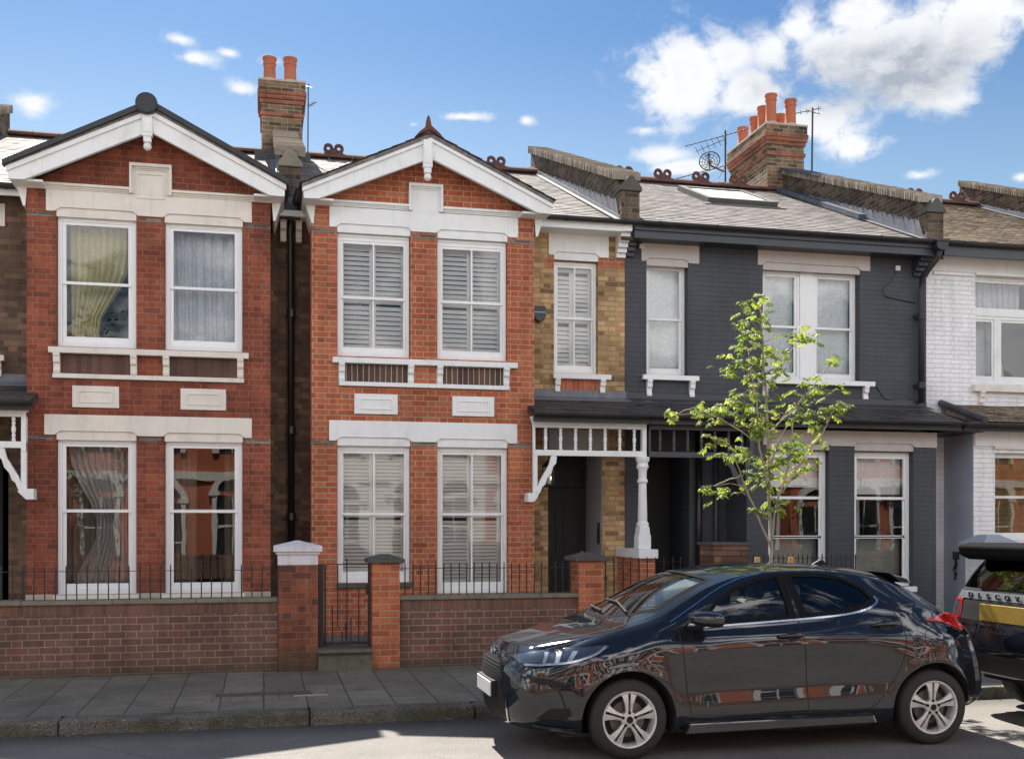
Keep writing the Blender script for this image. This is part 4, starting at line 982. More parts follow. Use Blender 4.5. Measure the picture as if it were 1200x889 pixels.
def slab_on_roof(mb, xa, xb, ya, yb, h0, h1): mb.prism([rp(ya, h0), rp(yb, h0), rp(yb, h1), rp(ya, h1)], 'x', xa, xb)
slab_on_roof(sk, SX0, SX0+0.11, S0, S1, 0.0, 0.11); slab_on_roof(sk, SX1-0.11, SX1, S0, S1, 0.0, 0.11); slab_on_roof(sk, SX0+0.11, SX1-0.11, S0, S0+0.13, 0, 0.108); slab_on_roof(sk, SX0+0.11, SX1-0.11, S1-0.13, S1, 0, 0.108)
slab_on_roof(sk, SX0-0.1, SX1+0.1, S0-0.16, S0-0.002, 0.0, 0.03)
sko = sk.build('skylight', M['capdark'], rc, bevel=0.006)
sg = MB(); slab_on_roof(sg, SX0+0.1, SX1-0.1, S0+0.12, S1-0.12, 0.05, 0.085); sg.build('pane', M['frost'], sko)
parapet(Cc, 10.345, felt=(18.6, 20.2), seed=5, y1=20.3)
chimney(Cc, 9.81, 10.71, 20.2, 22.1, 7.6, 9.83, [(10.45, 20.42, 0.55), (10.02, 20.42, 0.62), (10.02, 20.78, 0.50), (10.02, 21.15, 0.42), (10.02, 21.75, 0.42), (10.45, 20.9, 0.42)])
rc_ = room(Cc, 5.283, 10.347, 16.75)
MB().box(5.29, 10.34, 25.0, 25.2, 0, 6.2).build('rear_wall', M['brown'], Cc)
porch_roof(Cc, 5.302, 10.25, M['slated'], 43, flash=False)
MB().prism([(15.59, 3.66), (15.36, 3.60), (15.36, 3.61), (15.57, 3.68), (15.57, 3.76), (15.59, 3.76)], 'x', 5.30, 10.34).build('flashing', M['charc'], Cc)
fret(Cc, 5.33, 6.93, 14.72, M['charc'], 7)
fb = MB().prism([(6.87, 2.745), (6.81, 2.745), (6.81, 2.25), (6.87, 2.21)], 'y', 14.69, 14.75)
fb.prism([(6.53, 2.746), (6.61, 2.746), (6.64, 2.62), (6.77, 2.40), (6.815, 2.30), (6.815, 2.20), (6.77, 2.23), (6.74, 2.31), (6.70, 2.34), (6.67, 2.43), (6.61, 2.50), (6.58, 2.60), (6.54, 2.64)], 'y', 14.69, 14.75)
fb.build('porch_bracket', M['charc'], Cc)
MB().box(5.31, 6.9, 14.6, YR, 3.20, 3.22).build('porch_soffit', M['charc'], Cc)
MB().box(5.62, 6.31, 16.45, 16.5, 0.33, 2.9).build('front_door', M['door'], Cc)
parts('door_reveal', M['charc'], Cc, [(6.31, 6.37, YR+0.24, 16.5, 0.33, 2.9), (5.56, 5.62, YR+0.24, 16.5, 0.33, 2.9)]); MB().box(5.56, 6.37, YR+0.24, 16.5, 2.9, 2.95).build('porch_ceiling', M['charc'], Cc)
downpipe(Cc, [(6.44, 15.54, 3.2), (6.44, 15.54, 0.3)], 0.05, 'blackp'); downpipe(Cc, [(6.72, 15.54, 3.2), (6.72, 15.54, 0.3)], 0.035, 'charc')
downpipe(Cc, [(10.30, 15.16, 6.10), (10.30, 15.2, 5.98), (10.24, 15.3, 5.86), (10.20, 15.48, 5.70), (10.20, 15.5, 5.5), (10.20, 15.5, 3.72)], 0.05, 'gutter', [(10.20, 15.5, 5.1), (10.20, 15.5, 4.0)], hopper=(10.30, 15.16, 6.06, 6.22, 0.10))
downpipe(Cc, [(10.14, 15.45, 3.05), (10.14, 15.45, 0.2)], 0.045, 'whitep')
MB().tube([(9.443, YR-0.012, 3.99), (9.6, YR-0.012, 3.78), (9.9, YR-0.012, 3.74), (10.17, YR-0.012, 3.68)], 0.006, 5).build('wall_cable', M['blackp'], Cc)
MB().tube([(9.83, YR-0.012, 5.85), (9.70, YR-0.012, 5.62), (9.55, YR-0.012, 5.50), (9.62, YR-0.012, 5.40), (10.15, YR-0.012, 5.32)], 0.006, 5).build('wall_cable', M['blackp'], Cc)
MB().box(9.79, 9.87, YR-0.04, YR+0.0, 5.82, 5.90).build('junction_box', M['cream'], Cc, bevel=0.006)
MB().box(5.50, 5.58, YR-0.04, YR+0.0, 5.93, 6.0).build('junction_box', M['cream'], Cc, bevel=0.006)

# ---- white painted house on the right
D = thing('painted_house', (12.5, 15.6, 0), 'white painted brick house at the right edge with a mossy tiled roof', 'house')
wall('upper_wall', M['whitep'], D, 10.353, 15.0, 3.0, 6.22, YR, 0.24, [(11.246, 13.2, 4.08, 5.83)])
wd = [(11.058, 12.05), (12.40, 13.4)]
wall('bay_wall', M['whitep'], D, 10.683, 13.75, -0.05, 3.25, YB, 0.22, [(a, b, 1.55, 2.90) for a, b in wd])
parts('bay_side_wall', M['whitep'], D, [(10.683, 10.90, YB+0.22, YR+0.2, -0.05, 3.25), (13.53, 13.75, YB+0.22, YR+0.2, -0.05, 3.25)])
MB().box(10.672, 10.682, YB+0.001, YR, -0.04, 3.24).build('pale_blue_side_face', brick_mat('pale blue painted brick', [(0.0,(0.34,0.37,0.44)),(1.0,(0.37,0.40,0.47))], (0.3,0.33,0.4), bond='flemish', rough=0.5, bumpk=0.5, stain=0.08, painted=(0.38,0.41,0.48)), D)
wall('porch_wall', M['whitep'], D, 13.75, 15.0, -0.05, 2.999, YR, 0.24)
wall('side_recess_wall', M['whitep'], D, 10.353, 10.7, -0.05, 2.999, YR, 0.24)
MB().box(10.36, 15.0, YR-0.02, YR+0.01, 5.86, 6.12).build('render_band', M['stonew'], D, bevel=0.01)
MB().box(10.47, 11.20, YR-0.03, YR+0.01, 5.80, 5.855).box(11.24, 15.0, YR-0.03, YR+0.01, 5.83, 5.88).build('head_drip', M['white'], D, bevel=0.01)
f, yi = window(D, 11.25, 11.72, 4.08, 5.19, YR, 0.10, 0.05, 'white1', rail=None, sash=0.04)
curtain('curtain', f, 11.45, 11.72, 4.1, 5.15, yi+0.2, M['curtwhite'], 0.03, 5, 4)
f, yi = window(D, 11.722, 12.6, 4.08, 5.19, YR, 0.10, 0.05, 'white1', rail=None, sash=0.04)
curtain('curtain', f, 11.75, 12.1, 4.1, 5.15, yi+0.2, M['curtwhite'], 0.03, 5, 4, gather=(11.75, 0.3))
f, yi = window(D, 11.25, 12.6, 5.195, 5.83, YR, 0.10, 0.05, 'white1', rail=None, sash=0.02)
curtain('curtain', f, 11.45, 12.4, 5.2, 5.8, yi+0.2, M['curtwhite'], 0.03, 8, 4)
f, yi = window(D, 12.605, 13.194, 4.08, 5.83, YR, 0.10, 0.05, 'white1', rail=4.9, sash=0.02)
sillset(D, 11.177, 13.3, 4.05, YR, [11.34, 13.1], 3.75, M['cream'], th=0.11)
MB().box(10.69, 13.74, YB-0.03, YB+0.01, 3.0, 3.24).build('lintel', M['stonew'], D, bevel=0.004)
MB().box(11.02, 13.44, YB-0.045, YB+0.02, 2.955, 3.0).build('head_moulding', M['cream'], D, bevel=0.004)
for (a, b) in wd:
    f, yi = window(D, a+0.005, b-0.005, 1.55, 2.895, YB, 0.09, 0.03, 'white1', rail=2.22, sash=0.03)
    MB().box(a+0.02, b-0.02, yi-0.01, yi+0.0, 1.62, 2.86).build('bamboo_blind', M['bamboo'], f)
    MB().box(a-0.03, b+0.03, YB-0.06, YB+0.08, 1.47, 1.548).build('sill', M['white1'], D, bevel=0.004)
MB().box(10.42, 15.1, 15.22, 15.29, 6.02, 6.17).build('fascia', M['charc'], D)
gutter(D, 10.42, 15.1, 15.16, 6.225)
rd = main_roof(D, 10.47, 14.80, M['rosemary'], 34, 0.10, 0.17)
ridge_tiles(rd, 10.9, 14.7, crest=[13.2, 14.2])
parapet(D, 14.85, seed=9)
room(D, 10.353, 15.0, 16.6)
MB().box(10.36, 15.0, 25.0, 25.2, 0, 6.2).build('rear_wall', M['brown'], D)
# bay roof with rolled hip towards the charcoal house
pr_ = MB(); pr_.prism([(14.50, 3.33), (15.61, 3.70), (15.61, 3.6), (14.52, 3.27)], 'x', 10.62, 15.0, 0.3)
slates(pr_, 10.60, 15.0, 14.47, 3.33, 15.59, 3.70, 0.14, 0.19, 0.012, 0.012, seed=77)
pro = pr_.build('bay_roof', M['rosemary'], D, fix=False)
MB().prism([(10.25, 3.32), (10.60, 3.35), (10.66, 3.42), (10.62, 3.30), (10.30, 3.25)], 'y', 14.50, 15.55).tube([(10.60, 14.46, 3.36), (10.60, 15.58, 3.74)], 0.055, 8).build('hip_flashing', M['leadd'], pro)
gutter(pro, 10.25, 15.0, 14.44, 3.31, 'gutter', 0.05)
MB().box(10.28, 15.0, 14.53, 14.56, 3.20, 3.29).build('fascia', M['gutter'], pro)
MB().box(10.04, 10.65, 14.56, YR, 3.19, 3.21).build('soffit', M['gutter'], pro)

# small fixtures hanging on the houses
al = thing('alarm_box', (3.94, 15.56, 4.87), 'black shield shaped alarm box beside the narrow shuttered window', 'alarm box')
MB().prism([(3.85, 4.99), (4.04, 4.99), (4.045, 4.86), (4.01, 4.79), (3.945, 4.745), (3.88, 4.79), (3.845, 4.86)], 'y', 15.52, 15.595).build('housing', M['blackp'], al, bevel=0.012)
MB().box(3.86, 4.03, 15.515, 15.521, 4.89, 4.905).build('pale_strip', M['capgrey'], al)
ln = thing('porch_lantern', (4.02, 15.3, 2.62), 'black glazed lantern hanging in the porch with white bracket', 'lantern')
MB().tube([(4.02, 15.3, 3.28), (4.02, 15.3, 2.72)], 0.006, 6).build('chain', M['iron'], ln)
lf = MB().lathe((4.02, 15.3, 2.62), [(0.09, 0.0), (0.10, 0.015), (0.03, 0.08), (0.012, 0.11)], 6); lf.lathe((4.02, 15.3, 2.35), [(0.07, -0.02), (0.085, 0.0), (0.085, 0.02)], 6)
for k in range(6):
    a = pi/3*k; lf.tube([(4.02+0.08*cos(a), 15.3+0.08*sin(a), 2.36), (4.02+0.09*cos(a), 15.3+0.09*sin(a), 2.63)], 0.006, 5)
lf.build('frame', M['iron'], ln); MB().lathe((4.02, 15.3, 2.37), [(0.072, 0), (0.082, 0.25)], 6).build('lantern_glass', M['glass'], ln)
MB().lathe((4.02, 15.3, 2.38), [(0.02, 0), (0.028, 0.06), (0.012, 0.12)], 8).build('bulb', M['frost'], ln)
tl = thing('cable_outlet', (10.36, 15.2, 1.25), 'black tangled cable fitting on the pale blue painted side wall', 'cable fitting')
tb = MB().box(10.645, 10.672, 15.20, 15.34, 1.24, 1.36)
tb.tube([(10.655, 15.27, 1.26), (10.64, 15.24, 1.15), (10.65, 15.30, 1.08), (10.645, 15.25, 1.0), (10.65, 15.28, 0.93)], 0.025, 6)
tb.build('fitting', M['blackp'], tl)
# ================================================================== garden walls, railings, pillars, gate
YW = 12.60
def garden_wall(x0, x1, label, end_r=False):
    t = thing('garden_wall', ((x0+x1)/2, YW+0.11, 0.1), label, 'garden wall', 'low brick garden walls along the pavement')
    MB().box(x0, x1, YW, YW+0.22, 0.0, 0.80).build('brickwork', M['wallb'], t)
    MB().box(x0, x1, YW-0.001, YW+0.22, 0.80, 0.915).build('soldier_course', M['wallsold'], t)
    c = MB(); x = x0; random.seed(int(x0*7)+3)
    while x < x1-0.02:
        L = min(random.uniform(0.75, 0.95), x1-x)
        if x1-x-L < 0.3: L = x1-x
        c.box(x+0.002, x+L-0.002, YW-0.03, YW+0.25, 0.915, 0.963+random.uniform(-.002,.002)); x += L
    c.build('coping', M['coping'], t, bevel=0.008)
    return t
garden_wall(-5.2, 0.155, 'long brown brick garden wall under the dark red house, left of the white capped pillar')
garden_wall(1.53, 3.95, 'red brown brick garden wall between the rebuilt pillar and the dark blue car')
garden_wall(5.86, 7.5, 'low brick garden wall in front of the charcoal house behind the parked car')
garden_wall(9.95, 15.0, 'low brick garden wall in front of the white house')

def railing(x0, x1, label, sp, y=YW+0.11, z0=0.955, zt=1.345, zr=1.27):
    t = thing('iron_railing', ((x0+x1)/2, y, z0), label, 'railing', 'iron railings on the garden walls')
    MB().box(x0, x1, y-0.014, y+0.014, zr, zr+0.007).build('rail', M['iron'], t)
    n = int((x1-x0)/sp); first = None
    for i in range(n+1):
        x = x0 + (x1-x0)*(i+0.5)/(n+1) 
        if first is None:
            first = MB().tube([(x, y, z0-0.0), (x, y, zt-0.03), (x, y, zt)], [0.0075, 0.0075, 0.003], 6).build('bar', M['iron'], t, rel=(x-(x0+x1)/2, 0, 0))
        else:
            c = copy_obj(first, t, (x-(x0+x1)/2+random.uniform(-.003,.003), 0, random.uniform(-.006, .003)))
            c.rotation_euler = (random.uniform(-.012,.012), random.uniform(-.012,.012), 0)
    return t
railing(-4.9, 0.14, 'black spiked iron railing on the long wall in front of the dark red house', 0.112)
railing(1.56, 3.66, 'black spiked iron railing on the wall in front of the shuttered orange house', 0.094)
railing(4.05, 5.38, 'low black iron railing before the dark porch recess', 0.12, y=13.2, z0=0.30, zt=1.38, zr=1.31)
railing(5.90, 7.45, 'thin black mesh-like railing behind the young tree', 0.07, z0=0.955, zt=1.42, zr=1.36)

def pillar(x0, x1, y0, y1, zb, cap, mat, label, z0=0.0):
    t = thing('gate_pillar', ((x0+x1)/2, (y0+y1)/2, 0.13), label, 'brick pillar', 'brick pillars along the front gardens')
    MB().box(x0, x1, y0, y1, z0, zb).build('brick_shaft', mat, t)
    cx, cy = (x0+x1)/2, (y0+y1)/2; hx, hy = (x1-x0)/2, (y1-y0)/2
    def slab(mb, e, a, b): mb.box(x0-e, x1+e, y0-e, y1+e, a, b)
    def pyr(mb, e, a, b, top=0.02):
        mb.add([(x0-e,y0-e,a),(x1+e,y0-e,a),(x1+e,y1+e,a),(x0-e,y1+e,a),(cx-top,cy-top,b),(cx+top,cy-top,b),(cx+top,cy+top,b),(cx-top,cy+top,b)], [(0,3,2,1),(0,1,5,4),(1,2,6,5),(2,3,7,6),(3,0,4,7),(4,5,6,7)])
    mb = MB()
    if cap == 'white':
        slab(mb, 0.004, zb, zb+0.12); slab(mb, 0.025, zb+0.12, zb+0.15); slab(mb, 0.05, zb+0.15, zb+0.215); pyr(mb, 0.05, zb+0.2152, zb+0.275)
        mb.build('moulded_cap', M['capwhite'], t, bevel=0.006)
    elif cap == 'dark':
        slab(mb, 0.055, zb, zb+0.045); pyr(mb, 0.055, zb+0.0452, zb+0.10, 0.05); mb.build('stone_cap', M['capdark'], t, bevel=0.008)
    elif cap == 'flat':
        slab(mb, 0.03, zb, zb+0.035); mb.build('stone_cap', M['capdark'], t, bevel=0.006)
    elif cap == 'grey':
        slab(mb, -0.01, zb, zb+0.06); slab(mb, 0.04, zb+0.06, zb+0.10); slab(mb, 0.07, zb+0.10, zb+0.16); pyr(mb, 0.07, zb+0.1602, zb+0.27, 0.09); mb.build('moulded_cap', M['capgrey'], t, bevel=0.006)
    return t
pillar(0.158, 0.594, 12.53, 12.95, 1.33, 'white', M['pier1'], 'weathered red brick pillar with a peeling white moulded cap')
pillar(1.213, 1.527, 12.56, 12.92, 1.345, 'dark', M['pier2'], 'bright orange brick gate pillar with dark stone cap, right of the iron gate')
pillar(3.672, 3.985, 12.56, 12.96, 1.35, 'dark', M['pier2'], 'orange brick pillar with dark cap just behind the car bonnet')
pillar(5.40, 5.86, 12.55, 13.0, 1.53, 'flat', brick_mat('rough brown brick', [(0.0,(0.13,0.07,0.045)),(1.0,(0.24,0.14,0.09))], (0.05,0.04,0.035), bond='stretcher', bl=0.5), 'rough brown brick pillar with flat stone cap left of the young tree')
pillar(9.15, 9.56, 12.50, 12.9, 1.385, 'grey', M['whitep'], 'painted pillar with a grey moulded cap showing above the black car on the right')

M['stepm'] = paint_mat('algae stained step', (0.13,0.125,0.09), 0.9, 0.7, (0.05,0.055,0.03), bumpk=0.6, scale=9)
MB().box(0.60, 1.208, 12.50, 12.95, 0.10, 0.33).build('step_riser_tmp', M['stepm'])
st = bpy.data.objects['step_riser_tmp']; st.name = 'gate_step'
tag(st, 'worn green tinged stone step under the iron garden gate', 'step')
MB().box(0.585, 1.21, 12.44, 12.60, 0.335, 0.375).build('tread', M['stepm'], st, bevel=0.008)
MB().box(4.0, 5.39, 12.5, 12.72, 0.05, 0.25).build('garden_step', M['coping'])
tag(bpy.data.objects['garden_step'], 'stone threshold between the two front garden pillars behind the parked car', 'step')
gt = thing('iron_gate', (0.62, 12.66, 0.37), 'black iron garden gate with staggered thin bars between two brick pillars', 'gate')
gf = MB().box(0.605, 0.665, 12.64, 12.70, 0.385, 1.335).box(1.17, 1.195, 12.65, 12.68, 0.385, 1.34).box(0.667, 1.168, 12.65, 12.68, 0.415, 0.445).box(0.667, 1.168, 12.658, 12.672, 1.325, 1.337)
gf.box(0.675, 0.695, 12.65, 12.68, 0.385, 1.335)
gf.build('gate_frame', M['iron'], gt, bevel=0.003)
for (x, a, b) in ((0.765, 0.445, 0.86), (0.825, 0.60, 1.325), (0.93, 0.445, 1.40), (0.875, 0.445, 0.56), (0.975, 0.445, 0.72), (1.065, 0.445, 1.05), (0.915, 0.47, 0.66)):
    MB().tube([(x, 12.665, a), (x+0.002, 12.665, (a+b)/2), (x, 12.665, b)], 0.0075, 6).build('bar', M['iron'], gt)
MB().box(1.145, 1.17, 12.64, 12.69, 0.98, 1.10).build('latch', M['iron'], gt)

# ------------------------------------------------------------------ aerials and dish
def yagi(mb, base, d, L, n, el=0.28, up=Vector((0,0,1))):
    d = Vector(d).normalized(); b = Vector(base); mb.tube([b, b+d*L], 0.009, 5); s = d.cross(up).normalized()
    for i in range(n):
        c = b + d*(L*(0.06+0.9*i/(n-1))); e = el*(1.0-0.3*i/n); mb.tube([c-s*e/2, c+s*e/2], 0.005, 4)
a1 = thing('tv_aerial', (0.78, 20.2, 8.6), 'thin grey television aerial mast beside the left chimney', 'aerial')
mb = MB().tube([(0.78, 20.2, 8.3), (0.79, 20.2, 9.80)], 0.013, 6); yagi(mb, (0.79, 20.2, 9.72), (-0.3, -0.5, -0.12), 0.55, 8, 0.2); yagi(mb, (0.80, 20.2, 9.4), (0.2, -0.3, 0.03), 0.2, 4, 0.12)
mb.build('mast', M['aluminium'], a1)
a2 = thing('tv_aerial', (9.02, 20.4, 8.5), 'long rooftop television aerial pointing left beside the mesh dish', 'aerial')
mb = MB().tube([(9.02, 20.4, 8.35), (9.02, 20.4, 9.68)], 0.018, 6); yagi(mb, (9.45, 20.35, 9.72), (-1, -0.1, -0.36), 1.45, 12, 0.15); yagi(mb, (9.02, 20.35, 9.5), (-1, 0.05, -0.45), 0.7, 6, 0.2, Vector((0,-1,0.2)))
yagi(mb, (9.0, 20.3, 8.95), (-1, 0.1, -0.30), 1.7, 12, 0.15); mb.tube([(9.02, 20.4, 9.0), (8.85, 20.35, 8.7)], 0.012, 5)
mb.build('mast', M['iron'], a2)
a3 = thing('tv_aerial', (10.86, 20.3, 8.9), 'tall rooftop aerial mast fixed to the right side of the big chimney', 'aerial')
mb = MB().tube([(10.86, 20.3, 8.7), (10.88, 20.3, 10.25)], 0.018, 6); yagi(mb, (11.0, 20.2, 10.22), (-0.75, 0.4, -0.10), 0.65, 6, 0.32); yagi(mb, (10.75, 20.25, 10.15), (0.5, 0.1, 0.0), 0.3, 4, 0.22)
mb.build('mast', M['iron'], a3)
ds = thing('satellite_dish', (8.62, 20.3, 8.6), 'small dark round mesh satellite dish on the ridge left of the big chimney', 'satellite dish')
mb = MB(); R_ = 0.2; dc = Vector((8.60, 20.2, 8.95)); dn = Vector((-0.45, -0.85, 0.25)).normalized(); du = dn.cross(Vector((0,0,1))).normalized(); dv = du.cross(dn)
for r in (0.05, 0.10, 0.15, 0.20):
    mb.tube([dc + (du*cos(a)+dv*sin(a))*r + dn*(r*r*1.2) for a in [2*pi*k/24 for k in range(25)]], 0.012 if r > .18 else 0.006, 5, cap=False)
for k in range(12):
    a = 2*pi*k/12; mb.tube([dc + (du*cos(a)+dv*sin(a))*r + dn*(r*r*1.2) for r in (0.0, 0.07, 0.14, 0.20)], 0.006, 4)
mb.tube([dc - dn*0.02, dc - dn*0.12, (8.98, 20.38, 8.85)], 0.016, 6); mb.tube([dc - dv*0.2, dc + dn*0.24], 0.009, 5); mb.ball(dc+dn*0.25, 0.035)
mb.build('mesh_reflector', M['dishm'], ds)

# ------------------------------------------------------------------ young street tree with two stakes
def leaf_mat(name, c0, c1, trans=0.5):
    m = bpy.data.materials.new(name); m.use_nodes = True; m.node_tree.nodes.clear(); t = NT(m.node_tree)
    out = t.node('ShaderNodeOutputMaterial'); a = t.node('ShaderNodeVertexColor'); a.layer_name = 'Col'; c = t.mix(t.sep(a.outputs['Color'])[0], c0, c1)
    p = t.node('ShaderNodeBsdfPrincipled'); t.put(p.inputs['Base Color'], c); p.inputs['Roughness'].default_value = 0.5; p.inputs['Specular IOR Level'].default_value = 0.3
    tl_ = t.node('ShaderNodeBsdfTranslucent'); t.put(tl_.inputs[0], t.mix(1.0, c, (1.25, 1.2, 0.5), 'MULTIPLY'))
    mx = t.node('ShaderNodeMixShader'); mx.inputs[0].default_value = trans
    t.l.new(p.outputs[0], mx.inputs[1]); t.l.new(tl_.outputs[0], mx.inputs[2]); t.l.new(mx.outputs[0], out.inputs[0]); return m
M['leaf'] = leaf_mat('spring leaves', (0.11, 0.20, 0.045), (0.36, 0.42, 0.11))
M['leafd'] = leaf_mat('dark leaves', (0.03, 0.07, 0.015), (0.09, 0.16, 0.03), 0.3)
M['bark'] = paint_mat('pale bark', (0.34,0.28,0.22), 0.8, 0.4, (0.16,0.13,0.09), bumpk=0.5, scale=14)
TY = 10.75
def tp(cx, cy, y=TY):
    """crown sketch coordinates (centimetre-like grid) -> a point near the tree's own plane"""
    px_, py_ = 780 + cx/2.695, 340 + cy/2.695
    X = y*tan(TH + atan((px_-600)/FPX)); d = X*sin(TH) + y*cos(TH)
    return Vector((X, y, CAMH + (YH-py_)*d/FPX))
tr = thing('young_tree', tuple(tp(335, 1150)), 'young slender tree with sparse yellow green leaves standing in front of the charcoal house', 'tree')
tr.location.z = 0.12; base = Vector((tp(335, 900).x, TY, 0.12)); tr.location = base
random.seed(5)
stems = [[(336,900,0),(334,800,0),(326,600,.03),(322,450,.05),(318,330,.02),(308,200,-.03),(300,60,0),(310,8,0)],
         [(334,790,0),(345,700,-.05),(385,560,-.15),(400,440,-.2),(412,365,-.2)],
         [(334,815,0),(290,710,.05),(240,590,.12),(205,490,.15)],
         [(326,640,.02),(296,500,-.12),(288,350,-.18),(268,250,-.2)],
         [(368,640,-.1),(430,540,-.25),(490,460,-.3),(530,380,-.3)],
         [(318,330,.02),(350,270,.12),(390,200,.2),(440,125,.22)],
         [(238,585,.1),(170,610,.2),(150,618,.25)],
         [(290,480,-.1),(230,440,-.1),(160,400,-.05),(95,370,0),(25,392,.05)],
         [(322,450,.05),(400,380,.25),(460,310,.3),(530,222,.35)],
         [(326,560,0),(360,480,-.15),(390,400,-.22)],
         [(318,300,0),(265,240,-.15),(210,225,-.2)],
         [(322,420,0),(270,360,.15),(200,340,.25)]]
tb = MB(); tb.tube([base, base+Vector((0,0,0.6)), tp(336,900), ], [0.030, 0.026, 0.022], 8)
nodes = []
for k, s_ in enumerate(stems):
    pts = [tp(a, b, TY+c) for a, b, c in s_]
    if k == 0: pts[0] = tp(336, 900)
    r0 = 0.020 if k == 0 else 0.012 if k < 4 else 0.007
    fine = []
    for a, b in zip(pts[:-1], pts[1:]):
        for q in range(4): fine.append(a.lerp(b, q/4) + Vector([random.uniform(-.008,.008) for _ in range(3)])*(1 if q else 0))
    fine.append(pts[-1]); n = len(fine)
    tb.tube(fine, [r0*(1-0.8*i/n)+0.002 for i in range(n)], 7); nodes += fine
clumps = [(310,20,20),(272,38,25),(285,80,45),(245,92,25),(275,122,35),(272,150,38),(262,195,55),(340,180,45),(395,145,25),(430,132,40),(455,155,25),(205,215,30),(215,245,30),
 (300,215,30),(370,200,30),(520,222,25),(350,255,40),(300,272,35),(320,305,50),(440,290,45),(470,312,50),(250,322,35),(205,350,45),(240,350,35),(25,395,28),(110,382,35),(150,400,38),(230,395,50),
 (280,402,50),(350,390,50),(300,430,45),(400,362,30),(500,375,50),(540,378,28),(480,420,38),(145,475,28),(212,500,38),(240,520,38),(282,462,35),(335,490,50),(400,500,50),(380,522,35),
 (320,540,45),(440,532,38),(262,580,45),(200,522,28),(300,602,38),(340,580,32),(155,618,24),(215,642,36),(290,695,16),(370,685,26),(340,662,18),(430,560,25),(472,470,30),(505,310,25),(180,370,25),(395,470,35),(455,395,28)]
lv = MB(); PXM = 1.0/2.695/ (FPX/11.6)
def leaflet(c, d, n, L, Wd, col):
    s = d.cross(n).normalized(); n2 = s.cross(d).normalized()
    pts = [c, c+d*L*0.3+s*Wd*0.5-n2*0.003, c+d*L*0.65+s*Wd*0.42-n2*0.006, c+d*L-n2*0.014, c+d*L*0.65-s*Wd*0.42-n2*0.006, c+d*L*0.3-s*Wd*0.5-n2*0.003]
    mid = c + d*L*0.5 + n2*0.006
    lv.add(pts+[mid], [(0,1,6),(1,2,6),(2,3,6),(3,4,6),(4,5,6),(5,0,6)], col)
for (cx, cy, r) in clumps:
    yy = TY + random.uniform(-0.28, 0.28); c = tp(cx, cy, yy); R0 = r*PXM
    near = min(nodes, key=lambda q: (q-c).length + (0.6 if q.z > c.z else 0))
    tb.tube([near, near.lerp(c, 0.5)+Vector((0,0,0.03)), c], [0.004, 0.003, 0.002], 5)
    for _ in range(int(3 + r*0.15)):
        # one compound leaf: a rachis with paired leaflets, drooping
        a = random.uniform(0, 2*pi); o = c + Vector((random.gauss(0, .62)*R0, random.gauss(0, .7)*R0, random.gauss(0, .36)*R0))
        d = Vector((cos(a), sin(a), random.uniform(-0.55, 0.15))).normalized(); L = random.uniform(0.07, 0.13); up = Vector((random.uniform(-.3,.3), random.uniform(-.3,.3), 1)).normalized()
        side = d.cross(up).normalized(); tb.tube([o, o+d*L*0.5+Vector((0,0,0.004)), o+d*L], 0.0012, 3)
        tone = min(1, max(0, random.gauss(0.5, 0.3)))
        for q in range(4):
            pt = o + d*L*(0.25+0.22*q) - Vector((0,0,0.004*q))
            for sg in (-1, 1): leaflet(pt, (side*sg*0.9+d*0.5-Vector((0,0,random.uniform(.15,.5)))).normalized(), up, random.uniform(0.042, 0.068), 0.022, min(1, max(0, tone+random.uniform(-.12,.12))))
        leaflet(o+d*L, (d-Vector((0,0,.3))).normalized(), up, 0.05, 0.021, tone)
tb.build('trunk', M['bark'], tr, smooth=True)
lv.build('crown', M['leaf'], tr, fix=False)
for (cx, lab) in ((290, 'timber stake left of the young tree trunk, topped by a rubber tie'), (396, 'timber stake right of the young tree trunk')):
    x = tp(cx, 830).x
    s_ = thing('tree_stake', (x, TY, 0.12), lab, 'tree stake', 'timber stakes beside the young tree')
    MB().lathe((x, TY, 0.12), [(0.031, 0), (0.031, 1.30), (0.026, 1.32)], 12).build('post', M['wood'], s_, smooth='auto')
    MB().lathe((x, TY, 1.25), [(0.034, 0), (0.034, 0.04)], 12).build('rubber_tie', M['iron'], s_)

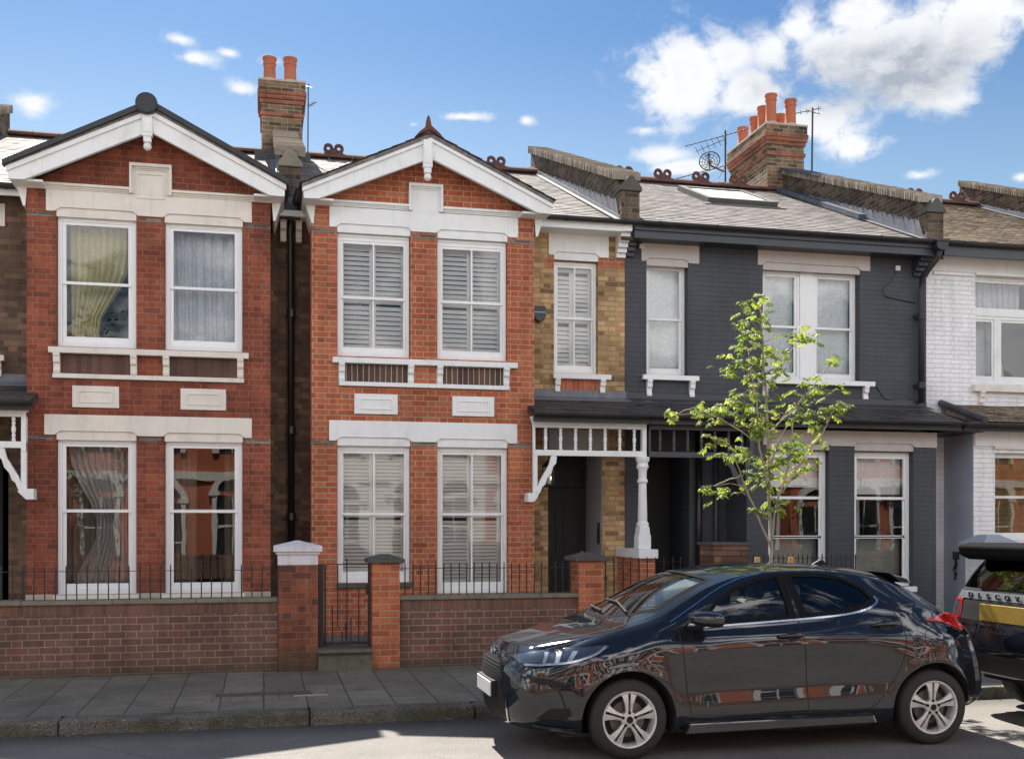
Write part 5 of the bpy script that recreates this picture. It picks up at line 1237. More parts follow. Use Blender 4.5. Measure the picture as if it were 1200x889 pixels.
# ================================================================== the far side of the street (seen mirrored in glass and paint)
M['wallw'] = paint_mat('white stucco', (0.72,0.70,0.66), 0.7, 0.1)
M['darkglass'] = plain('dark window glass', (0.03,0.035,0.04), 0.1)
def opp_house(x0, w_, mat, label, seed):
    y = -3.6; t = thing('rendered_house', (x0+w_/2, y, 0), label, 'house', 'terraced houses across the street')
    MB().box(x0, x0+w_-0.02, y-7, y, 0, 6.0).build('wall', mat, t)
    MB().prism([(y+0.3, 5.95), (y-3.4, 7.7), (y-7.1, 5.95)], 'x', x0, x0+w_-0.02).build('roof', M['slated'], t)
    gx = x0+w_*0.66
    MB().prism([(gx-1.7, 6.0), (gx, 7.2), (gx+1.7, 6.0)], 'y', y-2.5, y+0.5).build('gable', M['terr_b'] if mat is M['terr_b'] else mat, t)
    MB().prism([(gx-1.8, 6.0), (gx, 7.25), (gx+1.8, 6.0), (gx+1.8, 6.25), (gx, 7.5), (gx-1.8, 6.25)], 'y', y+0.5, y+0.56).build('bargeboard', M['wallw'], t)
    for (cx, zb, zt) in ((gx-0.75, 0.9, 2.6), (gx+0.75, 0.9, 2.6), (gx-0.75, 3.9, 5.5), (gx+0.75, 3.9, 5.5), (x0+w_*0.16, 0.1, 2.4), (x0+w_*0.16, 3.9, 5.3)):
        mb = MB().box(cx-0.55, cx-0.42, y, y+0.14, zb, zt).box(cx+0.42, cx+0.55, y, y+0.14, zb, zt)
        mb.box(cx-0.64, cx-0.36, y, y+0.18, zt, zt+0.16).box(cx+0.36, cx+0.64, y, y+0.18, zt, zt+0.16)
        for k in range(10):
            a0, a1 = pi*k/10, pi*(k+1)/10
            mb.prism([(cx+0.42*cos(a0), zt+0.16+0.42*sin(a0)), (cx+0.60*cos(a0), zt+0.16+0.60*sin(a0)), (cx+0.60*cos(a1), zt+0.16+0.60*sin(a1)), (cx+0.42*cos(a1), zt+0.16+0.42*sin(a1))], 'y', y, y+0.13)
        f = mb.build('window_surround', M['wallw'], t)
        MB().box(cx-0.42, cx+0.42, y, y+0.02, zb, zt).prism([(cx+0.42*cos(pi*k/10), zt+0.42*sin(pi*k/10)+0.16) for k in range(11)], 'y', y, y+0.02).build('pane', M['darkglass'], f)
        MB().box(cx-0.42, cx+0.42, y+0.02, y+0.06, (zb+zt)/2-0.03, (zb+zt)/2+0.03).box(cx-0.02, cx+0.02, y+0.02, y+0.055, zb, zt).build('glazing_bar', M['wallw'], f)
    MB().box(x0, x0+w_-0.02, y, y+0.12, 3.1, 3.35).box(x0, x0+w_-0.02, y, y+0.3, 5.8, 6.0).build('string_course', M['wallw'], t)
    MB().box(x0, x0+w_-0.6, -2.2, -2.0, 0.1, 0.95).build('front_wall', M['wallb'], t)
    return t
cols = ['terr_b', 'terr_b', 'terr_b', 'wallw', 'terr_b', 'red1', 'terr_b', 'terr_b', 'red1']
for i, cname in enumerate(cols):
    opp_house(-14 + i*5.2, 5.2, M[cname], ['terracotta', 'terracotta', 'terracotta', 'white', 'terracotta', 'brick', 'terracotta', 'terracotta', 'brick'][i] + ' house with arched windows across the street, ' + ['first', 'second', 'third', 'fourth', 'fifth', 'sixth', 'seventh', 'eighth', 'ninth'][i] + ' from the left', i)
def far_tree(x, y, h, r, label, seed):
    random.seed(seed); t = thing('street_tree', (x, y, 0.1), label, 'tree', 'trees across the street')
    mb = MB().tube([(x, y, 0.1), (x+0.1, y, h*0.4), (x, y+0.1, h*0.7)], [0.16, 0.12, 0.06], 8)
    for k in range(7):
        a = random.uniform(0, 6.28); mb.tube([(x, y, h*(0.3+0.05*k)), (x+cos(a)*r*0.5, y+sin(a)*r*0.5, h*(0.55+0.05*k)), (x+cos(a)*r*0.9, y+sin(a)*r*0.9, h*(0.6+0.05*k))], [0.06, 0.035, 0.01], 6)
    mb.build('trunk', M['bark'], t, smooth=True)
    lf_ = MB()
    cl_ = [(Vector((x, y, h*0.68)) + Vector((random.gauss(0,.5)*r, random.gauss(0,.5)*r, random.gauss(0,.42)*r)), random.uniform(.3,.7)) for _ in range(45)]
    for _ in range(5200):
        c, rr = random.choice(cl_); p = c + Vector((random.gauss(0,.45), random.gauss(0,.45), random.gauss(0,.35)))*rr
        u = Vector((random.uniform(-1,1), random.uniform(-1,1), random.uniform(-.6,.6))).normalized(); v = u.cross(Vector((random.uniform(-1,1), random.uniform(-1,1), 1))).normalized()
        lf_.add([p-u*0.07, p+v*0.035, p+u*0.07, p-v*0.035], [(0,1,2,3)], random.random())
    lf_.build('crown', M['leafd'], t, fix=False)
far_tree(-6.6, 0.6, 7.5, 2.0, 'leafy street tree across the road near the left houses, seen only in reflections', 4)
far_tree(19.5, 0.4, 7.5, 1.9, 'leafy street tree across the road at the right, seen only in reflections', 14)
# ================================================================== cars
def carpaint(name, col, flake=0.5, rough=0.32):
    m, t, p, out = newmat(name)
    P = pos(t); n = t.noise(P, 3.0, 4, 0.6)
    t.put(p.inputs['Base Color'], col + (1,)); p.inputs['Metallic'].default_value = flake
    p.inputs['Roughness'].default_value = rough; p.inputs['Coat Weight'].default_value = 1.0; p.inputs['Coat IOR'].default_value = 1.68; p.inputs['Specular IOR Level'].default_value = 0.0
    t.put(p.inputs['Coat Roughness'], t.m('ADD', 0.012, t.m('MULTIPLY', t.smooth(n, 0.45, 0.8), 0.06)))
    return m
M['paint1'] = carpaint('dark blue black car paint', (0.010, 0.0125, 0.017), 0.0, 0.5)
M['paint2'] = carpaint('black blue car paint', (0.008, 0.011, 0.018), 0.0, 0.5)
M['plast'] = plain('dark trim plastic', (0.012, 0.012, 0.013), 0.6, spec=0.25)
M['seal'] = plain('matt rubber seal', (0.012, 0.012, 0.013), 0.95, spec=0.05)
M['cavity'] = plain('dark car interior', (0.02, 0.02, 0.021), 0.9)
M['seat'] = plain('grey seat fabric', (0.14, 0.14, 0.14), 0.9)
M['chrome'] = plain('bright trim', (0.72, 0.73, 0.76), 0.12, 1.0)
M['alloy'] = plain('silver alloy', (0.56, 0.56, 0.55), 0.4, 0.35)
M['tyre'] = plain('tyre rubber', (0.022, 0.021, 0.020), 0.8)
M['brake'] = plain('brake metal', (0.12, 0.11, 0.10), 0.5, 0.6)
M['redlamp'] = paint_mat('red lamp plastic', (0.40, 0.012, 0.012), 0.12, 0.02, coat=1.0)
M['lamp'] = plain('headlamp reflector', (0.50, 0.52, 0.56), 0.25, 0.6, 1.0)
M['lampd'] = plain('headlamp housing', (0.10, 0.115, 0.14), 0.12, 0.6, 1.0)
M['platew'] = plain('white number plate', (0.62, 0.62, 0.63), 0.4)
M['platey'] = plain('yellow number plate', (0.33, 0.22, 0.035), 0.5)
M['cglass'] = glass_mat('car glass', 1.62, (0.78, 0.84, 0.84), 0.0)
M['privacy'] = glass_mat('privacy glass', 1.75, (0.05, 0.055, 0.06), 0.0)

def spl(keys):
    """smooth monotone-ish interpolation through (s, value) keys"""
    xs = [k[0] for k in keys]; ys = [k[1] for k in keys]; n = len(xs)
    if n == 1: return lambda x: ys[0]
    d = [(ys[i+1]-ys[i])/(xs[i+1]-xs[i]) for i in range(n-1)]
    mt = [d[0]] + [0 if d[i-1]*d[i] < 0 else (d[i-1]*(xs[i+1]-xs[i])+d[i]*(xs[i]-xs[i-1]))/(xs[i+1]-xs[i-1]) for i in range(1, n-1)] + [d[-1]]
    def f(x):
        if x <= xs[0]: return ys[0]
        if x >= xs[-1]: return ys[-1]
        i = 0
        while x > xs[i+1]: i += 1
        h = xs[i+1]-xs[i]; t = (x-xs[i])/h
        return (2*t**3-3*t*t+1)*ys[i] + (t**3-2*t*t+t)*h*mt[i] + (-2*t**3+3*t*t)*ys[i+1] + (t**3-t*t)*h*mt[i+1]
    return f
def crv(P, sub):
    """Catmull-Rom through 3D points"""
    out = []; n = len(P)
    for i in range(n-1):
        p0 = P[i-1] if i > 0 else P[i]*2-P[i+1]; p1 = P[i]; p2 = P[i+1]; p3 = P[i+2] if i+2 < n else P[i+1]*2-P[i]
        for k in range(sub):
            t = k/sub
            out.append(0.5*((2*p1)+(p2-p0)*t+(2*p0-5*p1+4*p2-p3)*t*t+(3*p1-p0-3*p2+p3)*t**3))
    out.append(P[-1].copy()); return out

def loft(T, s0, s1, zt, dsF, dsR, bowF, bowR, nF=2.6, nR=2.8, p=2.4, NS=110, sub=6, NC=16, disp=None, inset=0.0, zmin=None, dec=0.55):
    """car shell: T = [(ykeys, zkeys)] per ring from the bottom edge to the roof rail; returns verts, faces (whole car, closed)"""
    Y = [spl(a) for a, b in T]; Z = [spl(b) for a, b in T]; ZT = spl(zt); K = len(T)
    fs_ = [1-(1-k/NC)**1.0 for k in range(NC+1)][::-1]      # 1 .. 0
    fs_ = [sin(pi/2*f) for f in fs_]
    def g(f, n): return max(0.0, 1-abs(f)**n)**(1/n)
    def sg(a, b): return max(0.0, 1-abs(a-b)/dec)**2
    rows = []
    ss = [s0+(s1-s0)*i/NS for i in range(NS+1)]
    for s in ss:
        wF, wR = sg(s, s0), sg(s, s1); bF, bR = bowF*wF, bowR*wR
        P = []
        for k in range(K):
            z = Z[k](s); y = Y[k](s) - inset
            if zmin is not None: pass
            if inset and k > 2: z -= 0.03
            P.append(Vector((s + dsF[k]*wF + dsR[k]*wR, y, z)))
        side = crv(P, sub)
        if disp:
            side = [Vector((q.x, q.y + disp(q.x, q.z), q.z)) for q in side]
        R = side[-1]; zc = ZT(s) - inset
        bot = [Vector((side[0].x - bF*g(f, nF) + bR*g(f, nR), side[0].y*f, side[0].z)) for f in fs_[::-1]][:-1]
        top = [Vector((R.x - bF*g(f, nF) + bR*g(f, nR), R.y*f, zc - (zc-R.z)*f**p)) for f in fs_][1:]
        rows.append(bot + side + top)
    nb, ns = NC, len(side)
    v = []; f_ = []
    n = len(rows[0])
    for r in rows: v += r
    for i in range(NS):
        for j in range(n-1): f_.append((i*n+j, i*n+j+1, (i+1)*n+j+1, (i+1)*n+j))
    for (ri, sgn, bow, nn) in ((0, -1, bowF, nF), (NS, 1, bowR, nR)):
        row = rows[ri]; sd_ = row[nb:nb+ns]; zc = ZT(ss[ri]) - inset; R = sd_[-1]
        base = len(v); m = len(fs_)
        for a, q in enumerate(sd_):
            w = max(0.0, (a/(ns-1)-0.6)/0.4)**1.5; 
            for f in fs_: v.append(Vector((q.x + sgn*bow*g(f, nn), q.y*f, q.z + (zc-R.z)*(1-f**p)*w)))
        for a in range(ns-1):
            for b in range(m-1): f_.append((base+a*m+b, base+a*m+b+1, base+(a+1)*m+b+1, base+(a+1)*m+b))
    k = len(v); v2 = v + [Vector((q.x, -q.y, q.z)) for q in v]; f2 = f_ + [tuple(i+k for i in fc[::-1]) for fc in f_]
    me = bpy.data.meshes.new('tmp'); me.from_pydata([tuple(q) for q in v2], [], f2)
    bm = bmesh.new(); bm.from_mesh(me); bmesh.ops.remove_doubles(bm, verts=bm.verts, dist=0.0012)
    bmesh.ops.dissolve_degenerate(bm, edges=bm.edges, dist=1e-5); bmesh.ops.recalc_face_normals(bm, faces=bm.faces)
    bm.to_mesh(me); bm.free(); return me

def poly_mesh(poly3, vec):
    me = bpy.data.meshes.new('cut'); n = len(poly3); vv = [Vector(q) for q in poly3]
    me.from_pydata([tuple(q) for q in vv] + [tuple(q+Vector(vec)) for q in vv], [], [list(range(n)), list(range(2*n-1, n-1, -1))] + [(i, (i+1) % n, n+(i+1) % n, n+i) for i in range(n)])
    bm = bmesh.new(); bm.from_mesh(me); bmesh.ops.recalc_face_normals(bm, faces=bm.faces); bm.to_mesh(me); bm.free(); return me
def cyl_mesh(cx, cz, r, y0, y1, n=56, flat=None):
    return poly_mesh([(cx+r*cos(2*pi*k/n), y0, cz+r*sin(2*pi*k/n)) for k in range(n)], (0, y1-y0, 0))

class Car:
    def __init__(s, me, root): 
        s.root = root; s.me = me
        s.vn = [v.normal.copy() for v in me.vertices]; s.vc = [v.co.copy() for v in me.vertices]
        s.pf = [list(p.vertices) for p in me.polygons]
        s.bvh = BVHTree.FromPolygons(s.vc, s.pf)
    def on(s, a, b, view):
        """point and normal where a line seen from the side ('L' near, 'R' far), front 'F', rear 'B' or top 'T' meets the shell"""
        o, d = {'L': ((a, -3, b), (0, 1, 0)), 'R': ((a, 3, b), (0, -1, 0)), 'F': ((-4, a, b), (1, 0, 0)), 'B': ((9, a, b), (-1, 0, 0)), 'T': ((a, b, 4), (0, 0, -1))}[view]
        h = s.bvh.ray_cast(Vector(o), Vector(d))
        if h[0] is None: h = s.bvh.find_nearest(Vector({'L': (a, -.7, b), 'R': (a, .7, b), 'F': (-1, a, b), 'B': (3, a, b), 'T': (a, b, 1.2)}[view]))
        return h[0], s.nrm(h[0], h[2])
    def nrm(s, co, fi):
        w = Vector((0, 0, 0))
        for i in s.pf[fi]: w += s.vn[i]/max(1e-5, (s.vc[i]-co).length)
        return w.normalized()
    def emit(s, mb, name, mat, parent=None, **kw):
        L = s.root.location; mb.v = [(v[0]+L.x, v[1]+L.y, v[2]+L.z) for v in mb.v]
        return mb.build(name, mat, parent or s.root, **kw)
    def patch(s, name, poly, view, mat, off=0.003, res=0.03, parent=None, solid=0.0, smooth=True):
        bm = bmesh.new(); bm.faces.new([bm.verts.new((q[0], q[1], 0)) for q in poly])
        for ax in (0, 1):
            lo, hi = min(q[ax] for q in poly), max(q[ax] for q in poly); c = lo+res
            while c < hi-res*0.2:
                nrm = (1, 0, 0) if ax == 0 else (0, 1, 0); co = (c, 0, 0) if ax == 0 else (0, c, 0)
                bmesh.ops.bisect_plane(bm, geom=bm.verts[:]+bm.edges[:]+bm.faces[:], plane_co=co, plane_no=nrm); c += res
        bmesh.ops.remove_doubles(bm, verts=bm.verts, dist=1e-5); bm.verts.ensure_lookup_table()
        mb = MB(); vs = []; N = []
        for v in bm.verts:
            c, n = s.on(v.co.x, v.co.y, view); vs.append(c+n*off); N.append(n)
        fs = [[v.index for v in f.verts] for f in bm.faces]; bm.free()
        # orient by the shell normal
        out = []
        for f in fs:
            nn = (vs[f[1]]-vs[f[0]]).cross(vs[f[2]]-vs[f[0]]); out.append(f if nn.dot(N[f[0]]) > 0 else f[::-1])
        mb.add(vs, out); o = s.emit(mb, name, mat, parent, fix=False)
        o.data.shade_smooth()
        if solid: md = o.modifiers.new('solid', 'SOLIDIFY'); md.thickness = solid; md.offset = -1
        return o
    def ribbon(s, mb, pts, view, w, off=0.002, closed=False, step=0.02, smooth=True):
        P = [Vector((a, b, 0)) for a, b in pts]
        if closed: P.append(P[0].copy())
        if smooth and len(P) > 2 and not closed: P = crv(P, 6)
        Q = [P[0]]
        for a, b in zip(P[:-1], P[1:]):
            k = max(1, int((b-a).length/step)); Q += [a.lerp(b, (i+1)/k) for i in range(k)]
        vs = []; n = len(Q)
        for i, q in enumerate(Q):
            d = (Q[min(i+1, n-1)]-Q[max(i-1, 0)]).normalized(); pr = Vector((-d.y, d.x, 0))*(w/2)
            for e in (-1, 1):
                c, nn = s.on(q.x+pr.x*e, q.y+pr.y*e, view); vs.append(c+nn*off)
        mb.add(vs, [(2*i, 2*i+1, 2*i+3, 2*i+2) for i in range(n-1)])
    def body(s, cutters, mats):
        """shell minus wheel arches, cabin and window openings, keeping the smooth paint normals"""
        o = bpy.data.objects.new('body', s.me); COL.objects.link(o); s.me.materials.clear()
        for m_ in mats: s.me.materials.append(m_)
        tmp = []
        for cm_ in cutters:
            cm_.materials.clear(); cm_.materials.append(mats[1])
            c = bpy.data.objects.new('tmpcut', cm_); COL.objects.link(c); tmp.append(c)
            b = o.modifiers.new('b', 'BOOLEAN'); b.object = c; b.operation = 'DIFFERENCE'; b.solver = 'EXACT'; b.material_mode = 'TRANSFER'
        bpy.context.view_layer.update(); dg = bpy.context.evaluated_depsgraph_get()
        me = bpy.data.meshes.new_from_object(o.evaluated_get(dg), preserve_all_data_layers=False, depsgraph=dg)
        for c in tmp: bpy.data.objects.remove(c)
        o.modifiers.clear(); o.data = me; me.name = 'body'
        me.shade_smooth(); nl = [None]*len(me.loops)
        for p in me.polygons:
            for li in p.loop_indices:
                vi = me.loops[li].vertex_index; nl[li] = p.normal
                if p.material_index == 0:
                    h = s.bvh.find_nearest(me.vertices[vi].co)
                    if h[0] is not None and h[3] < 0.004:
                        n = s.nrm(h[0], h[2])
                        if n.dot(p.normal) > 0.2: nl[li] = n
        me.normals_split_custom_set([tuple(n) for n in nl])
        o.parent = s.root; return o

def wheel(car, x, ys, r, rr, style, side):
    """ys: outer face y (negative = near side)"""
    s_ = -1 if ys < 0 else 1; W_ = 0.195
    root = MB()
    prof = [(rr+0.005, 0.012), (rr+0.012, 0.0), (r-0.055, -0.004), (r-0.02, 0.006), (r-0.004, 0.024), (r, 0.05), (r, W_-0.05), (r-0.004, W_-0.024), (r-0.03, W_), (rr, W_)]
    n = 56; vs = []; fs = []
    for (q, h) in prof:
        for k in range(n): vs.append((x+q*cos(2*pi*k/n), ys - s_*h, r+q*sin(2*pi*k/n)))
    for i in range(len(prof)-1):
        for k in range(n): fs.append((i*n+k, i*n+(k+1) % n, (i+1)*n+(k+1) % n, (i+1)*n+k))
    root.add(vs, fs); wh = car.emit(root, 'wheel', M['tyre'], smooth='auto')
    rim = MB()
    def ring(prof):
        vs = []; fs = []
        for (q, h) in prof:
            for k in range(n): vs.append((x+q*cos(2*pi*k/n), ys - s_*h, r+q*sin(2*pi*k/n)))
        for i in range(len(prof)-1):
            for k in range(n): fs.append((i*n+k, i*n+(k+1) % n, (i+1)*n+(k+1) % n, (i+1)*n+k))
        rim.add(vs, fs)
    ring([(rr+0.006, 0.016), (rr+0.004, 0.002), (rr-0.010, 0.006), (rr-0.018, 0.022), (rr-0.024, 0.06), (rr-0.02, 0.15)])
    dk = MB(); vs = [(x+(rr-0.02)*cos(2*pi*k/n), ys-s_*0.10, r+(rr-0.02)*sin(2*pi*k/n)) for k in range(n)]; dk.add(vs, [list(range(n))])
    car.emit(dk, 'wheel_back', M['cavity'], wh)
    bd_ = MB(); m2 = 40; q = rr*0.66
    for (rad, h0, h1) in ((q, 0.075, 0.088),):
        vs = [(x+rad*cos(2*pi*k/m2), ys-s_*h, r+rad*sin(2*pi*k/m2)) for h in (h0, h1) for k in range(m2)]
        bd_.add(vs, [list(range(m2)), list(range(2*m2-1, m2-1, -1))] + [(k, (k+1) % m2, m2+(k+1) % m2, m2+k) for k in range(m2)])
    car.emit(bd_, 'brake_disc', M['brake'], wh)
    for k in range(5):
        a0 = 2*pi*k/5 + (pi/2 if style == 0 else pi/2+0.3)
        for e in (-1, 1):
            # each of the paired spokes: narrow at the hub, broad at the rim on one flank
            pts = []
            for (rad, w0, w1, dep) in ((0.045, 0.16*e, 0.55*e, 0.018), (rr*0.55, 0.07*e, 0.27*e, 0.012), (rr*0.86, 0.055*e, 0.30*e, 0.010), (rr-0.008, 0.05*e, 0.36*e, 0.016)):
                for wv in (w0, w1):
                    a = a0+wv; pts.append((rad, a, dep + (0.006 if wv == w1 else 0.0)))
            vs = []
            for dd in (0.0, 0.022):
                for (rad, a, dep) in pts: vs.append((x+rad*cos(a), ys - s_*(dep+dd), r+rad*sin(a)))
            m = len(pts); fs = []
            for i in range(0, m-2, 2):
                fs.append((i, i+1, i+3, i+2)); fs.append((m+i, m+i+2, m+i+3, m+i+1)); fs.append((i, i+2, m+i+2, m+i)); fs.append((i+1, m+i+1, m+i+3, i+3))
            rim.add(vs, fs)
    vs = [(x+rad*cos(2*pi*k/24), ys-s_*h, r+rad*sin(2*pi*k/24)) for (rad, h) in ((0.062, 0.06), (0.060, 0.02), (0.03, 0.016), (0.028, 0.010), (0.001, 0.008)) for k in range(24)]
    rim.add(vs, [(i*24+k, i*24+(k+1) % 24, (i+1)*24+(k+1) % 24, (i+1)*24+k) for i in range(4) for k in range(24)])
    car.emit(rim, 'rim', M['alloy'], wh, smooth='auto', bevel=0.0015)
    nt_ = MB()
    for k in range(5):
        a = 2*pi*k/5 + pi/2; cx_, cz_ = x+0.052*cos(a), r+0.052*sin(a)
        vs = [(cx_+rad*cos(2*pi*j/10), ys-s_*h, cz_+rad*sin(2*pi*j/10)) for (rad, h) in ((0.0115, 0.03), (0.0115, 0.010), (0.006, 0.008)) for j in range(10)]
        nt_.add(vs, [(i*10+j, i*10+(j+1) % 10, (i+1)*10+(j+1) % 10, (i+1)*10+j) for i in range(2) for j in range(10)] + [[20+j for j in range(10)]])
    vs = [(x+0.026*cos(2*pi*j/20), ys-s_*0.0055, r+0.026*sin(2*pi*j/20)) for j in range(20)]; nt_.add(vs, [list(range(20))])
    car.emit(nt_, 'wheel_nuts', M['plast'], wh)
    return wh

def mirror_pt(poly, sgn): return poly

# ---- dark hatchback parked at the kerb, facing left
c1 = thing('parked_car', (2.706, 8.715, 0), 'dark blue black five door hatchback with silver alloy wheels parked facing left', 'car')
T1 = [([(-.62,.66),(-.3,.75),(.4,.77),(2.2,.77),(3.02,.64)], [(-.62,.22),(-.3,.19),(.4,.18),(2.2,.19),(2.7,.24),(3.02,.28)]),
      ([(-.62,.705),(-.35,.80),(0,.83),(.5,.822),(2.1,.822),(2.6,.835),(3.02,.715)], [(-.62,.29),(.0,.26),(2.2,.26),(3.02,.34)]),
      ([(-.62,.715),(-.35,.822),(0,.848),(.5,.835),(1.3,.832),(2.1,.838),(2.6,.858),(2.85,.815),(3.02,.735)], [(-.62,.42),(1,.40),(3.02,.45)]),
      ([(-.62,.705),(-.35,.822),(0,.857),(.5,.832),(1.3,.828),(2.0,.835),(2.6,.870),(2.85,.815),(3.02,.735)], [(-.62,.57),(0,.62),(3.02,.64)]),
      ([(-.62,.675),(-.35,.795),(0,.838),(.5,.825),(1.5,.828),(2.2,.832),(2.6,.850),(2.85,.79),(3.02,.70)], [(-.62,.69),(-.3,.76),(0,.81),(.5,.85),(1.5,.885),(2.6,.86),(3.02,.84)]),
      ([(-.62,.63),(-.35,.735),(0,.775),(.5,.775),(1.5,.768),(2.2,.752),(2.6,.745),(2.85,.70),(3.02,.64)], [(-.62,.76),(-.3,.85),(0,.915),(.35,.96),(.6,.975),(1.5,1.015),(2.0,1.06),(2.3,1.07),(2.6,1.01),(2.85,.96),(3.02,.925)]),
      ([(-.62,.60),(-.35,.70),(0,.735),(.35,.735),(.6,.715),(.9,.685),(1.5,.672),(2.2,.655),(2.6,.665),(2.85,.655),(3.02,.61)], [(-.62,.79),(-.3,.885),(0,.96),(.35,1.035),(.6,1.11),(.9,1.19),(1.5,1.22),(2.0,1.225),(2.4,1.18),(2.7,1.085),(2.85,1.01),(3.02,.955)]),
      ([(-.62,.56),(-.3,.66),(0,.70),(.3,.69),(.5,.66),(.7,.62),(.9,.59),(1.5,.562),(2.2,.545),(2.6,.57),(2.85,.60),(3.02,.58)], [(-.62,.812),(-.3,.91),(0,.985),(.3,1.07),(.5,1.175),(.7,1.275),(.9,1.345),(1.2,1.395),(1.5,1.41),(1.9,1.395),(2.2,1.35),(2.45,1.27),(2.65,1.16),(2.85,1.04),(3.02,.98)])]
Z1 = [(-.62,.85),(-.4,.93),(-.2,.985),(-.05,1.02),(.1,1.105),(.3,1.235),(.5,1.335),(.7,1.395),(.95,1.43),(1.4,1.455),(1.8,1.45),(2.1,1.425),(2.4,1.38),(2.55,1.33),(2.75,1.21),(2.95,1.06),(3.02,1.015)]
def disp1(s, z):
    d = 0.0
    for cx in (0.0, 2.59):                                       # lips round the wheel arches
        r = sqrt((s-cx)**2+(z-0.30)**2); d += 0.015*math.exp(-((r-0.38)/0.045)**2)
        d -= 0.006*math.exp(-((r-0.56)/0.11)**2)
    if 0.2 < s < 2.4:                                            # scalloped door sides
        w = min(1, (s-0.2)/0.4, (2.4-s)/0.4); d -= 0.020*w*math.exp(-((z-(0.50+0.02*s))/0.10)**2); d += 0.010*w*math.exp(-((z-0.80-0.03*s)/0.05)**2)
    if 1.6 < s < 2.45: d += 0.014*math.exp(-((s-2.3)/0.28)**2)*math.exp(-((z-0.76)/0.14)**2)   # haunch
    return d
dF = [0.06, 0.0, -0.02, -0.02, 0.0, 0.04, 0.075, 0.11]; dR = [0.0, .02, .04, .02, -.03, -.06, -.08, -.08]
me1 = loft(T1, -0.62, 3.02, Z1, dF, dR, 0.29, 0.14, nF=2.3, nR=3.0, disp=disp1)
K1 = Car(me1, c1)
cav = loft([([(0, .66)], [(0, .62)]), ([(0, .70)], [(0, .66)]), ([(0, .71)], [(0, .82)]), T1[5], T1[6], T1[7]], 0.12, 2.72, [(a, b+0.012) for a, b in Z1], [0]*6, [0]*6, 0.0, 0.0, NS=26, sub=2, NC=4, inset=0.055)
win_f = [(0.60,1.015),(1.375,1.055),(1.335,1.375),(1.15,1.345),(0.95,1.275),(0.78,1.185)]
win_r = [(1.50,1.062),(1.85,1.085),(2.06,1.13),(2.13,1.175),(2.06,1.265),(1.90,1.345),(1.72,1.372),(1.435,1.378)]
ws = [(0.30,-0.60),(0.12,-0.50),(0.0,-0.28),(-0.02,0.0),(0.0,0.28),(0.12,0.50),(0.30,0.60),(0.78,0.515),(0.70,0.30),(0.675,0.0),(0.70,-0.30),(0.78,-0.515)]
rw = [(2.50,-0.44),(2.44,0.0),(2.50,0.44),(2.80,0.50),(2.90,0.30),(2.93,0.0),(2.90,-0.30),(2.80,-0.50)]
cut = [cyl_mesh(0.0, 0.305, 0.372, -1.1, -0.58), cyl_mesh(0.0, 0.305, 0.372, 0.58, 1.1), cyl_mesh(2.59, 0.305, 0.368, -1.1, -0.60), cyl_mesh(2.59, 0.305, 0.368, 0.60, 1.1), cav]
for wp in (win_f, win_r):
    for sg_ in (-1, 1): cut.append(poly_mesh([(a, sg_*0.5, b) for a, b in wp], (0, sg_*0.5, 0)))
cut.append(poly_mesh([(a, b, 0.98) for a, b in ws], (0, 0, 0.8))); cut.append(poly_mesh([(a, b, 0.98) for a, b in rw], (0, 0, 0.8)))
bod = K1.body(cut, [M['paint1'], M['cavity']])
